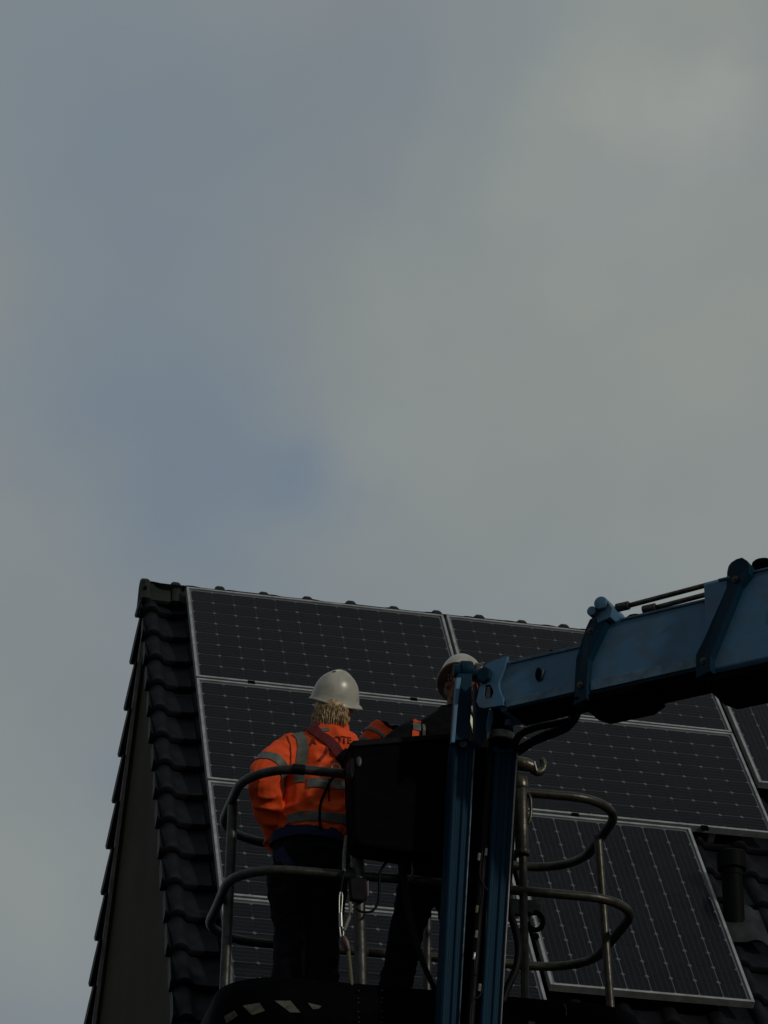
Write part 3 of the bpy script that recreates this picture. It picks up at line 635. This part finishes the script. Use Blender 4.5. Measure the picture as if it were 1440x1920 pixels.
# plate and latch under the right middle rail
slab([(958, 1684), (1018, 1688), (1016, 1712), (984, 1716), (960, 1714)], NN+.0, NN+.03, 'gate_plate', 'rail', bas, .006)
m = MB(); lc = onN(1003, 1727, NN); m.tube([lc+Vector((math.cos(a)*.040, 0, math.sin(a)*.045)) for a in [R(95)-k*R(330)/20 for k in range(21)]], .013, 8); m.build('latch_ring', 'black', bas, True)
m = MB(); m.tube([onN(999, 1722, NN-.01), onN(1002, 1735, NN-.01)], .006, 8); m.tube([onN(989, 1718, NN-.01), onN(990, 1728, NN-.01)], .004, 6); m.build('latch_pin', 'steel', bas, 'auto')
# console: big black box hung outside the near rail
cb = slab([(664, 1392), (672, 1386), (760, 1379), (846, 1376), (852, 1384), (846, 1480), (838, 1592), (826, 1606), (735, 1594), (674, 1584), (664, 1572), (660, 1480), (658, 1402)], 12.60, 12.775, 'control_box', 'black', bas, .014)
slab([(655, 1396), (662, 1388), (852, 1373), (856, 1380), (852, 1384), (664, 1400)], 12.585, 12.79, 'box_rim', 'rubber', cb, .006)
slab([(655, 1424), (664, 1418), (668, 1440), (660, 1462), (654, 1450)], 12.60, 12.68, 'side_switch', 'rubber', cb, .006)
m = MB(); m.ell(onN(673, 1428, 12.595), (.016, .006, .03), nu=10, nv=8); m.build('side_knob', 'rail', cb, True)
# cables hanging from the console
for pts, r_, mt_ in (([(744, 1575), (750, 1600), (754, 1650), (762, 1700), (775, 1755), (795, 1810), (818, 1860), (832, 1880)], .014, 'rubber'), ([(748, 1570), (757, 1610), (764, 1670), (772, 1720), (788, 1780), (806, 1830), (826, 1868)], .008, 'rubber'), ([(756, 1572), (753, 1590), (757, 1615), (762, 1640), (772, 1640), (772, 1622), (764, 1606)], .004, 'strap'),
                    ([(748, 1606), (735, 1608), (720, 1622), (712, 1640), (711, 1670), (709, 1692), (698, 1708), (680, 1710), (668, 1704)], .0065, 'rubber'), ([(700, 1580), (690, 1585), (700, 1600)], .006, 'red')):
    m = MB(); m.tube(smooth_path([onN(x, y, 12.72) for x, y in pts]), r_, 8); m.build('cable', mt_, bas, True)
for x, y in ((748, 1588), (755, 1600)):
    m = MB(); m.tube([onN(x, y-8, 12.70), onN(x+1, y+8, 12.70)], .006, 6); m.build('cable_tie', 'rope', bas, True)
slab([(655, 1648), (664, 1642), (688, 1646), (690, 1680), (682, 1690), (658, 1686)], NN-.06, NN-.025, 'socket_box', 'rubber', bas, .008)
slab([(684, 1652), (692, 1650), (692, 1678), (688, 1684)], NN-.05, NN+.02, 'socket_lid', 'red', bas, .004)
m = MB(); kp = onN(647, 1634, NN); m.tube([kp+Vector((.03*math.cos(a), -.005, .028*math.sin(a))) for a in [k*2*math.pi/14 for k in range(14)]], .008, 8, True); m.build('rail_ring', 'rubber', bas, True)
for x, y in ((582, 1441), (560, 1440)):
    pass
m = MB(); tp = Vector((onN(548, 1440, NN).x, NN, 7.325)); m.tube([tp, tp+Vector((.06, 0, 0))], .0262, 14); m.build('rail_tape', 'rubber', bas, 'auto')

# ---- the machine that carries the boom, to the right of the picture
m = MB(); c_ = foot
def ob(lo, hi): m.box((c_.x+lo[0], c_.y+lo[1], lo[2]), (c_.x+hi[0], c_.y+hi[1], hi[2]))
ob((-1.1, -1.0, .45), (1.1, 1.0, .85)); m.build('chassis', 'boomd', lift, False, .04)
m = MB(); m.tube([(c_.x, c_.y, .851), (c_.x, c_.y, 1.05)], .55, 28); m.build('turntable', 'black', lift, 'auto')
m = MB(); ob((-.75, -.55, 1.05), (.75, .55, 1.75)); m.build('counterweight', 'boom', lift, False, .08)
m = MB(); m.box((c_.x-.16, c_.y-.16, 1.7), (c_.x+.16, c_.y+.16, 7.30)); m.build('riser_mast', 'boom', lift, False, .02)
m = MB(); m.box((c_.x-.30, c_.y-.30, 7.25), (c_.x+.30, c_.y+.30, 7.95)); m.build('boom_pivot', 'boomd', lift, False, .05)
for sx in (-.85, .85):
    for sy in (-1.15, 1.15):
        m = MB(); wc = Vector((c_.x+sx, c_.y+sy, .45)); m.tube([wc+Vector((0, d, 0)) for d in (-.14, -.13, .13, .14)], [.38, .45, .45, .38], 28); w_ = m.build('wheel', 'tyre', lift, 'auto')
        m = MB(); m.tube([wc+Vector((0, -.155, 0)), wc+Vector((0, .155, 0))], .22, 20); m.build('rim', 'alu', w_, 'auto')

# ------------------------------------------------------------------ the two workers
def remesh(mb, voxel, smooth_it=4, fold=0, fscale=9.0, seed=0, name='tmp'):
    bmesh.ops.recalc_face_normals(mb.bm, faces=mb.bm.faces)
    me = bpy.data.meshes.new(name); mb.bm.to_mesh(me); mb.bm.free()
    o = bpy.data.objects.new(name, me); COL.objects.link(o)
    md = o.modifiers.new('r', 'REMESH'); md.mode = 'VOXEL'; md.voxel_size = voxel
    if smooth_it: sm = o.modifiers.new('s', 'SMOOTH'); sm.factor = .5; sm.iterations = smooth_it
    dg = bpy.context.evaluated_depsgraph_get(); out = bpy.data.meshes.new_from_object(o.evaluated_get(dg))
    bpy.data.objects.remove(o, do_unlink=True); bpy.data.meshes.remove(me)
    if fold:
        ns = [v.normal.copy() for v in out.vertices]
        for v, n_ in zip(out.vertices, ns):
            p = v.co; q = Vector((p.x*1.0+.3*p.z, p.y, p.z*1.5-.25*p.x))*fscale+Vector((seed, seed*2, 0))
            q = q + .5*noise.noise_vector(q*.6)
            a = 1-2*abs(noise.noise(q)); b_ = noise.noise(q*2.2)
            v.co = p + n_*(fold*(a*.8+b_*.35-.3))
    for p in out.polygons: p.use_smooth = True
    return out
def mesh_obj(name, me, m, parent):
    me.name = name; me.materials.clear(); me.materials.append(M[m])
    co = [v.co for v in me.vertices]; c = Vector([(min(v[i] for v in co)+max(v[i] for v in co))/2 for i in range(3)])
    bv = BVHTree.FromPolygons([v.co.copy() for v in me.vertices], [tuple(p.vertices) for p in me.polygons])
    me.transform(Matrix.Translation(-c)); o = bpy.data.objects.new(name, me); link(o, parent); W[o] = c; o.location = c-W[parent]; return o, bv
def ering(c, rx, ry, yaw=0, n=20):
    return [Vector(c)+Vector((rx*math.cos(a)*math.cos(yaw)-ry*math.sin(a)*math.sin(yaw), rx*math.cos(a)*math.sin(yaw)+ry*math.sin(a)*math.cos(yaw), 0)) for a in [2*math.pi*k/n for k in range(n)]]
def limb(mb, pts, rad, seg=14): mb.tube(smooth_path(pts, 4), [r_ for r_ in _interp(rad, 4)], seg)
def _interp(r_, n):
    out = []
    for a, b_ in zip(r_, r_[1:]): out += [a+(b_-a)*k/n for k in range(n)]
    return out+[r_[-1]]
def ribbon(bv, rows, name, m, parent, th=.004, lift_=.002, near=None):
    """rows: list of (originA, originB, direction); strip laid on the surface the rays meet"""
    pts = []
    for a, b_, d in rows:
        ha = bv.ray_cast(a, d, 3); hb = bv.ray_cast(b_, d, 3); hm = bv.ray_cast((a+b_)/2, d, 3)
        if ha[0] is None or hb[0] is None: continue
        if near and ((ha[0]-near[0]).length > near[1] or (hb[0]-near[0]).length > near[1]): continue
        pm = hm[0] if hm[0] is not None else (ha[0]+hb[0])/2
        n_ = (ha[1]+hb[1]).normalized()
        if n_.dot(d) > 0: n_ = -n_
        pts.append((ha[0]+n_*lift_, pm+n_*(lift_+.001), hb[0]+n_*lift_, n_*th))
    if len(pts) < 2: return None
    mb = MB(); vs = []
    for a, c, b_, n_ in pts: vs += [a, c, b_, a+n_, c+n_, b_+n_]
    fs = []
    for i in range(len(pts)-1):
        k, l = i*6, (i+1)*6
        fs += [(k+3, k+4, l+4, l+3), (k+4, k+5, l+5, l+4), (k, l, l+1, k+1), (k+1, l+1, l+2, k+2), (k, k+3, l+3, l), (k+2, l+2, l+5, k+5)]
    fs += [(0, 1, 4, 3), (1, 2, 5, 4)]; l = (len(pts)-1)*6; fs += [(l, l+3, l+4, l+1), (l+1, l+4, l+5, l+2)]
    mb.poly(vs, fs); return mb.build(name, m, parent, 'auto')
def path_rows(P, w, d, y, n=10):      # P in (x, z); strip of width w projected along direction d from plane y
    Q = smooth_path([Vector((x, y, z)) for x, z in P], n); rows = []
    for i, p in enumerate(Q):
        t = (Q[min(i+1, len(Q)-1)]-Q[max(i-1, 0)]).normalized(); s = Vector((t.z, 0, -t.x))
        rows.append((p-s*w/2, p+s*w/2, d))
    return rows
def ring_rows(c, ax, w, rad=.3, n=28, a0=0, a1=2*math.pi):
    ax = ax.normalized(); u_ = ax.orthogonal().normalized(); v_ = ax.cross(u_); rows = []
    for k in range(n+1):
        a = a0+(a1-a0)*k/n; r_ = u_*math.cos(a)+v_*math.sin(a); rows.append((c-ax*w/2+r_*rad, c+ax*w/2+r_*rad, -r_))
    return rows
YP = Vector((0, 1, 0)); YM = Vector((0, -1, 0))
def head_parts(mb, c, yaw, pitch):
    """skull, jaw, nose, brow, lips, ears; faces local +y turned by yaw about z"""
    Rm = (Matrix.Rotation(yaw, 3, 'Z') @ Matrix.Rotation(pitch, 3, 'X'))
    def e(p, r_): mb.ell(c + Rm @ Vector(p), r_, Rm, 14, 10)
    e((0, -.012, .030), (.076, .094, .090)); e((0, .018, -.030), (.064, .070, .080)); e((0, .050, -.075), (.040, .036, .032))
    e((0, .082, .030), (.056, .016, .014)); e((0, .098, -.010), (.013, .020, .026)); e((0, .108, -.024), (.016, .014, .012))
    e((0, .084, -.055), (.026, .012, .007)); e((0, .083, -.066), (.022, .012, .007)); e((.040, .068, -.020), (.026, .022, .022)); e((-.040, .068, -.020), (.026, .022, .022))
    for s in (-1, 1): e((s*.080, -.005, -.005), (.010, .024, .034))
    return Rm
def eyes(c, Rm, par):
    for s in (-1, 1):
        m = MB(); m.ell(c+Rm @ Vector((s*.032, .083, .008)), (.013, .009, .009), Rm, 10, 8); m.build('eye', 'strap', par, True)
        m = MB(); m.ell(c+Rm @ Vector((s*.032, .0905, .008)), (.006, .003, .006), Rm, 8, 6); m.build('iris', 'black', par, True)
def helmet(c, par, Rm, sc=1.0):
    e = empty('hard_hat', c, par); n = 40
    def rg(z, r_, peak=0, dz=0):
        P = []
        for k in range(n):
            a = 2*math.pi*k/n; x, y = math.cos(a), math.sin(a)
            f = max(0, y)**3
            P.append(Vector(c)+Rm @ (Vector((x*r_*.93, y*r_*1.10+peak*f, z+dz*f-.010*abs(x)**2*(1 if z < .03 else 0)))*sc))
        return P
    m = MB(); prof = [(.004, .118, 0, 0), (-.006, .124, .004, -.004), (-.012, .134, .024, -.012), (-.008, .137, .026, -.013), (-.001, .131, .020, -.006), (.006, .126, .004, 0), (.03, .1235, 0, 0), (.055, .1185, 0, 0), (.082, .1105, 0, 0), (.108, .098, 0, 0), (.13, .081, 0, 0), (.148, .060, 0, 0), (.160, .036, 0, 0), (.1655, .012, 0, 0)]
    m.rings([rg(*p) for p in prof], True)
    sh = m.build('shell', 'white', e, True)
    m = MB(); pts = []
    for k in range(13):
        a = R(35)+k*R(110)/12; y = math.cos(a)*.132; z = .004+math.sin(a)*.160
        pts.append(Vector(c)+Rm @ (Vector((0, y, z))*sc))
    m.tube(pts, [.004+.006*math.sin(math.pi*k/12) for k in range(13)], 8); m.build('crown_rib', 'white', sh, True)
    m = MB(); m.rings([rg(.006, .112), rg(.012, .117), rg(.03, .115), rg(.03, .109)], True); m.build('head_band', 'black', e, True)
    return e, sh, Rm
def hand(mb, wrist, d, palm_n, curl=.6, L=.19):
    d = d.normalized(); palm_n = (palm_n-d*palm_n.dot(d)).normalized(); s = d.cross(palm_n)
    mb.rings([[wrist+d*t+(s*math.cos(a)*w+palm_n*math.sin(a)*h) for a in [2*math.pi*k/12 for k in range(12)]] for t, w, h in ((-.02, .026, .022), (.02, .036, .020), (.06, .043, .019), (.095, .042, .016))])
    for k, (o, ln) in enumerate(((-.031, .072), (-.010, .082), (.011, .078), (.031, .062))):
        p = wrist+d*.088+s*o; P = [p]; dd = d.copy()
        for q in range(3):
            dd = (dd*math.cos(curl*.8)+palm_n*math.sin(curl*.8)).normalized(); P.append(P[-1]+dd*ln*(.42, .32, .26)[q])
        mb.tube(smooth_path(P, 3), .0098, 8)
    p = wrist+d*.025-s*.036; t1 = (d*.7-s*.7).normalized(); t2 = (d*.85+palm_n*.4-s*.2).normalized()
    mb.tube(smooth_path([p, p+t1*.035, p+t1*.035+t2*.035, p+t1*.035+t2*.062], 3), .011, 8)
def boots(par, feet):
    for (x, y, yaw) in feet:
        Rm = Matrix.Rotation(yaw, 3, 'Z'); b0 = Vector((x, y, FZ)); mb = MB()
        def bx(pts): return [b0+Rm @ Vector(p) for p in pts]
        mb.rings([[b0+Rm @ Vector((wx*math.cos(a), cy+ly*math.sin(a), z)) for a in [2*math.pi*k/16 for k in range(16)]] for z, wx, ly, cy in ((.0, .048, .135, .05), (.022, .050, .138, .05), (.03, .046, .132, .048), (.06, .045, .115, .038), (.085, .042, .075, .0), (.13, .045, .055, -.02), (.20, .050, .055, -.02))])
        mb.build('boot', 'boot', par, 'auto')

# ---- worker in the orange jacket, back to the street
w1 = empty('person', (2.47, 13.2, FZ)); tag(w1, 'worker in orange hi-vis jacket and white hard hat seen from behind', 'person')
HC1 = Vector((2.582, 13.235, 7.905)); YAW1 = R(-62)
def w1_arms(mb, k=1.0):
    limb(mb, [(2.38, 13.19, 7.612), (2.285, 13.12, 7.51), (2.202, 13.06, 7.385), (2.245, 13.17, 7.265), (2.325, 13.33, 7.125)], [.088*k, .082*k, .074*k, .072*k, .052*k])
    limb(mb, [(2.665, 13.20, 7.605), (2.722, 13.30, 7.63), (2.765, 13.41, 7.70), (2.828, 13.42, 7.80), (2.885, 13.42, 7.885)], [.085*k, .074*k, .064*k, .064*k, .056*k])
b = MB()
b.rings([ering((2.47, 13.20, z), rx, ry) for z, rx, ry in ((6.96, .15, .11), (7.1, .16, .115), (7.3, .15, .11), (7.55, .175, .115), (7.66, .14, .09))])
w1_arms(b, .72); b.tube([(2.53, 13.20, 7.62), (2.575, 13.22, 7.86)], .055, 14)
Rm1 = head_parts(b, HC1, YAW1, R(8))
for x, xk_, xf in ((2.385, 2.39, 2.385), (2.545, 2.545, 2.545)): limb(b, [(x, 13.2, 7.0), (xk_, 13.22, 6.70), (xf, 13.2, 6.29)], [.085, .06, .045])
hand(b, Vector((2.33, 13.345, 7.115)), Vector((.35, .75, -.4)), Vector((.8, 0, .3)), .5)
bd, _ = mesh_obj('body', remesh(b, .007, 2), 'skin', w1); eyes(HC1, Rm1, bd)
t = MB()
t.rings([ering((2.475, 13.20, z), rx, ry) for z, rx, ry in ((6.93, .17, .125), (7.03, .195, .145), (7.12, .19, .14), (7.17, .175, .13))])
for P, Q in (((2.368, 13.2, 6.97), [(2.372, 13.215, 6.82), (2.395, 13.225, 6.66), (2.392, 13.2, 6.48), (2.378, 13.195, 6.30)]), ((2.552, 13.2, 6.97), [(2.548, 13.215, 6.82), (2.535, 13.225, 6.66), (2.533, 13.2, 6.48), (2.532, 13.195, 6.30)])):
    limb(t, [P]+Q, [.112, .106, .092, .090, .094])
tr1, tbv = mesh_obj('trousers', remesh(t, .009, 3, .010, 8, 3), 'trouser', w1)
j = MB()
j.rings([ering((cx, cy, z), rx, ry, R(-8)) for cx, cy, z, rx, ry in ((2.485, 13.20, 7.105, .180, .135), (2.487, 13.20, 7.15, .192, .148), (2.492, 13.20, 7.22, .196, .152), (2.497, 13.195, 7.33, .192, .150), (2.505, 13.19, 7.45, .200, .152), (2.515, 13.185, 7.55, .212, .150), (2.525, 13.19, 7.63, .198, .132), (2.535, 13.195, 7.69, .150, .112), (2.553, 13.205, 7.725, .100, .092), (2.565, 13.215, 7.762, .082, .084), (2.57, 13.22, 7.792, .078, .080))])
w1_arms(j)
jk, jbv = mesh_obj('jacket', remesh(j, .0075, 3, .019, 7.5, 1), 'orange', w1)
g = MB(); hand(g, Vector((2.888, 13.425, 7.885)), Vector((.35, .80, .15)), Vector((.3, .1, -.9)), .55)
limb(g, [(2.872, 13.415, 7.868), (2.888, 13.425, 7.888)], [.050, .044]); mesh_obj('glove', remesh(g, .005, 1), 'black', w1)
boots(w1, [(2.378, 13.19, R(6)), (2.535, 13.19, R(-10))])
def px2(P, N): return [(onN(x, y, N).x, onN(x, y, N).z) for x, y in P]
Y0 = 12.4
# reflective tape: two shoulder strips, two belts round the body, two bands on each sleeve
for P in ([(560, 1372), (566, 1400), (563, 1428), (560, 1470)],): ribbon(jbv, path_rows(px2(P, 13.1), .052, YP, Y0), 'reflective_stripe', 'tape', jk)
for c, w_ in ((Vector((2.50, 13.19, 7.375)), .052), (Vector((2.49, 13.2, 7.195)), .050)):
    ribbon(jbv, [(Vector((x, Y0, c.z-w_/2+.02*(x-2.5))), Vector((x, Y0, c.z+w_/2+.02*(x-2.5))), YP) for x in [(2.42 if c.z > 7.3 else 2.335)+(.26 if c.z > 7.3 else .345)*k/18 for k in range(19)]], 'reflective_stripe', 'tape', jk)
    ribbon(jbv, [(Vector((x, 14.0, c.z-w_/2)), Vector((x, 14.0, c.z+w_/2)), YM) for x in [2.34+.33*k/18 for k in range(19)]], 'reflective_stripe', 'tape', jk)
for c, ax in ((Vector((2.235, 13.085, 7.43)), Vector((-.5, -.35, -.75))), (Vector((2.80, 13.417, 7.757)), Vector((.5, .05, .8))), (Vector((2.842, 13.415, 7.822)), Vector((.5, 0, .8)))):
    ribbon(jbv, ring_rows(c, ax, .058 if c.x < 2.5 else .022, .16, 40, math.pi*.15 if c.x < 2.5 else 0, math.pi*2.15 if c.x < 2.5 else 2*math.pi), 'reflective_stripe', 'tape', jk, near=(c, .112))
ribbon(jbv, path_rows(px2([(592, 1366), (604, 1371), (616, 1369)], 13.1), .022, YP, Y0), 'collar_tab', 'tape', jk)
# sleeve seam and thin back seams
ribbon(jbv, path_rows(px2([(537, 1376), (541, 1410), (540, 1450), (536, 1490)], 13.1), .007, YP, Y0), 'seam', 'print', jk, .002)
# fall-arrest harness
hn = empty('harness', (2.5, 13.05, 7.4), w1)
for P, w_ in (([(582, 1364), (596, 1382), (616, 1403), (636, 1426)], .062), ([(676, 1398), (664, 1412), (648, 1426)], .05), ([(600, 1352), (590, 1360), (582, 1366)], .03)):
    ribbon(jbv, path_rows(px2(P, 13.1), w_, YP, Y0), 'shoulder_strap', 'maroon', hn, .006, .005)
ribbon(jbv, path_rows(px2([(634, 1424), (645, 1434), (652, 1446), (650, 1462)], 13.1), .085, YP, Y0), 'back_pad', 'black', hn, .022, .008)
ribbon(jbv, path_rows(px2([(622, 1462), (606, 1490), (596, 1520), (596, 1552), (602, 1582)], 13.1), .012, YP, Y0), 'back_strap', 'black', hn, .004, .006)
ribbon(jbv, path_rows(px2([(612, 1470), (613, 1510)], 13.1), .006, YP, Y0), 'cord', 'black', hn, .003, .006)
ribbon(jbv, path_rows(px2([(612, 1398), (606, 1420), (594, 1436)], 13.1), .014, YP, Y0), 'piping', 'print', hn, .003, .003)
m = MB(); dr = onN(630, 1441, 12.99); m.tube([dr+Vector((.022*math.cos(a), 0, .024*math.sin(a))) for a in [k*2*math.pi/14 for k in range(14)]], .004, 8, True); m.build('d_ring', 'steel', hn, True)
for c, ax, w_ in ((Vector((2.475, 13.2, 7.115)), Vector((0, 0, 1)), .055),): ribbon(tbv, ring_rows(c, ax, w_, .4, 40), 'waist_belt', 'navy', hn, .008, .012)
ribbon(tbv, path_rows(px2([(527, 1588), (534, 1606), (544, 1626), (560, 1640)], 13.1), .045, YP, Y0), 'leg_strap', 'navy', hn, .006, .006)
# printing across the shoulders, partly under the strap
def lettering(txt, px, py, size, bv, par, N=13.1):
    cu = bpy.data.curves.new('t', 'FONT'); cu.body = txt; cu.size = size; cu.space_character = 1.0; cu.offset = size*.012
    o = bpy.data.objects.new('t', cu); COL.objects.link(o); dg = bpy.context.evaluated_depsgraph_get(); me = bpy.data.meshes.new_from_object(o.evaluated_get(dg))
    bpy.data.objects.remove(o, do_unlink=True)
    bm = bmesh.new(); bm.from_mesh(me); bmesh.ops.subdivide_edges(bm, edges=bm.edges, cuts=1); p0 = onN(px, py, N)
    ok = True
    for v in bm.verts:
        q = Vector((p0.x+v.co.x*.80, Y0, p0.z+v.co.y+.10*v.co.x)); h = bv.ray_cast(q, YP, 3)
        v.co = (h[0] if h[0] is not None else Vector((q.x, 13.05, q.z))) - Vector((0, .003, 0))
    geom = bmesh.ops.extrude_face_region(bm, geom=bm.faces[:]); 
    for v in [g_ for g_ in geom['geom'] if isinstance(g_, bmesh.types.BMVert)]: v.co.y -= .0025
    mb = MB(); mb.bm.free(); mb.bm = bm; return mb.build('lettering', 'print', par)
lettering('A', 578, 1404, .058, jbv, jk); lettering('IOTE', 616, 1402, .064, jbv, jk)
hh, shell, RmH = helmet((2.580, 13.215, 7.912), w1, Matrix.Rotation(R(29), 3, 'X') @ Matrix.Rotation(R(5), 3, 'Y') @ Matrix.Rotation(R(-68), 3, 'Z'), .94)
sv = BVHTree.FromPolygons([v.co+W[shell] for v in shell.data.vertices], [tuple(p.vertices) for p in shell.data.polygons])
vq = pix(625, 1259.5); h_ = sv.ray_cast(CAM, vq.normalized(), 40)
if h_[0] is not None: m = MB(); q_ = h_[1].to_track_quat('Z', 'Y').to_matrix(); m.ell(h_[0], (.014, .011, .003), q_, 14, 6); m.build('vent_hole', 'black', shell, True)
# hair: wavy blond locks under the rim
hm = MB(); random.seed(11)
Hc = Vector((2.572, 13.222, 7.890))
hm.ell(Hc+Vector((-.012, -.022, -.030)), (.088, .092, .088), None, 18, 12)
for k in range(1000):
    a = YAW1+R(-90)+random.uniform(-R(104), R(96)); rr = random.uniform(.070, .088)
    dr = Vector((math.cos(a), math.sin(a), 0)); p = Hc+Vector((dr.x*rr*.95, dr.y*rr*1.05, random.uniform(-.075, -.02)))
    ln = random.uniform(.05, .120)*(1.08 if dr.x < 0 else .9); P = []; ph = random.uniform(0, 6.3); am = random.uniform(.002, .008); hr = random.uniform(.6, 1.25)
    for q in range(7):
        f = q/6; out_ = .030*math.sin(f*math.pi*.8)-.012*f*f+random.uniform(-.002, .002)
        tq = Vector((-dr.y, dr.x, 0))
        P.append(p+dr*out_+tq*am*math.sin(ph+f*3.5)+Vector((0, 0, -ln*f)))
    hm.tube(P, [r_*hr for r_ in (.0018, .0021, .0023, .0022, .0020, .0015, .0005)], 4)
hm.build('hair', 'hair', w1, True)

# ---- worker at the console, facing the street, mostly hidden by the console and jib
w2 = empty('person', (3.08, 13.04, FZ)); tag(w2, 'worker in black jacket and white hard hat standing behind the console and jib', 'person')
HC2 = Vector((3.190, 12.995, 7.955)); YAW2 = R(150)
def w2_arms(mb, k=1.0):
    limb(mb, [(2.99, 13.04, 7.69), (2.895, 13.02, 7.625), (2.815, 12.98, 7.50), (2.85, 12.92, 7.38)], [.086*k, .082*k, .074*k, .055*k])
    limb(mb, [(3.30, 13.04, 7.665), (3.39, 13.04, 7.53), (3.43, 13.0, 7.38), (3.36, 12.90, 7.34)], [.086*k, .078*k, .07*k, .052*k])
b = MB()
b.rings([ering((x, 13.05, z), rx, ry) for x, z, rx, ry in ((3.07, 6.96, .15, .11), (3.08, 7.1, .155, .115), (3.11, 7.35, .15, .11), (3.14, 7.6, .17, .11), (3.16, 7.72, .12, .085))])
w2_arms(b, .72); b.tube([(3.155, 13.03, 7.68), (3.185, 13.01, 7.90)], .058, 14); Rm2 = head_parts(b, HC2, YAW2, R(4))
for P in ([(3.0, 13.05, 7.0), (2.955, 13.04, 6.68), (2.87, 13.06, 6.29)], [(3.15, 13.05, 7.0), (3.19, 13.04, 6.68), (3.22, 13.06, 6.29)]): limb(b, P, [.085, .06, .045])
hand(b, Vector((2.852, 12.915, 7.372)), Vector((.4, -.3, -.2)), Vector((0, -.4, -.9)), .5); hand(b, Vector((3.355, 12.895, 7.335)), Vector((-.4, -.2, -.1)), Vector((0, -.4, -.9)), .5)
bd2, _ = mesh_obj('body', remesh(b, .007, 1), 'skind', w2); eyes(HC2, Rm2, bd2)
t = MB(); t.rings([ering((3.075, 13.05, z), rx, ry) for z, rx, ry in ((6.93, .165, .12), (7.03, .185, .135), (7.12, .18, .13), (7.17, .17, .125))])
for Q in ([(3.0, 13.05, 6.97), (2.975, 13.045, 6.82), (2.935, 13.04, 6.66), (2.90, 13.05, 6.48), (2.872, 13.055, 6.30)], [(3.155, 13.05, 6.97), (3.17, 13.045, 6.82), (3.19, 13.04, 6.66), (3.205, 13.05, 6.48), (3.22, 13.055, 6.30)]): limb(t, Q, [.108, .10, .085, .08, .085])
mesh_obj('trousers', remesh(t, .009, 3, .010, 8, 5), 'trouser', w2)
j = MB(); j.rings([ering((cx, 13.045, z), rx, ry) for cx, z, rx, ry in ((3.075, 7.05, .178, .135), (3.085, 7.15, .188, .142), (3.10, 7.33, .186, .142), (3.12, 7.5, .196, .142), (3.14, 7.64, .205, .135), (3.14, 7.72, .185, .120), (3.15, 7.785, .135, .10), (3.165, 7.82, .095, .088), (3.172, 7.85, .078, .080))])
w2_arms(j); jk2, jbv2 = mesh_obj('jacket', remesh(j, .0085, 3, .011, 7.5, 9), 'bjacket', w2)
for P, w_, m_ in (([(785, 1336), (786, 1351)], .035, 'orange'), ([(784, 1352), (783, 1367)], .040, 'tape'), ([(781, 1368), (779, 1386)], .036, 'orange'), ([(796, 1356), (798, 1384)], .014, 'tape')):
    ribbon(jbv2, path_rows(px2(P, 12.93), w_, YP, Y0), 'hi_vis_patch', m_, jk2)
ribbon(jbv2, path_rows(px2([(880, 1336), (885, 1354), (891, 1386)], 12.93), .022, YP, Y0), 'reflective_strip', 'lime', jk2, .006, .004)
boots(w2, [(2.872, 13.05, R(170)), (3.22, 13.05, R(190))])
helmet((3.198, 13.01, 7.985), w2, Matrix.Rotation(YAW2+R(6), 3, 'Z') @ Matrix.Rotation(R(21), 3, 'X'), 1.0)
m = MB(); m.ell(HC2+Vector((.0, .02, .0)), (.082, .085, .085), None, 16, 10); m.build('hair', 'hairdk', w2, True)

# ------------------------------------------------------------------ lanyard hanging on the basket rail
ly = empty('safety_lanyard', onN(648, 1634, 12.77)); tag(ly, 'grey safety lanyard with silver carabiner and yellow rope hanging from the rail', 'lanyard')
def lp(x, y, n=12.755): return onN(x, y, n)
m = MB(); m.tube(smooth_path([lp(650, 1568), lp(646, 1600), lp(645, 1634)]), .010, 8); m.build('strap', 'strap', ly, True)
m = MB(); m.tube(smooth_path([lp(646, 1634), lp(642, 1650), lp(639, 1672)]), .006, 8); m.build('cord', 'rubber', ly, True)
m = MB(); m.tube(smooth_path([lp(638, 1673), lp(642, 1680), lp(640, 1720), lp(644, 1750), lp(640, 1758), lp(637, 1740), lp(636, 1690)], 5, True), .0036, 8, True); m.build('carabiner', 'steel', ly, True)
m = MB(); m.tube([lp(639, 1712), lp(640, 1738)], .0085, 10); m.build('gate_sleeve', 'steel', ly, 'auto')
m = MB(); m.tube(smooth_path([lp(656, 1692), lp(657, 1712), lp(650, 1732), lp(645, 1745)]), .009, 8); m.build('strap', 'strap', ly, True)
m = MB(); m.tube([lp(643, 1756), lp(648, 1768), lp(653, 1782)], [.016, .022, .014], 10); m.build('shock_pack', 'red', ly, 'auto')
m = MB(); m.tube(smooth_path([lp(653, 1780), lp(655, 1800), lp(657, 1820), lp(659, 1842), lp(660, 1850)]), .0095, 8); m.build('rope', 'rope', ly, True)
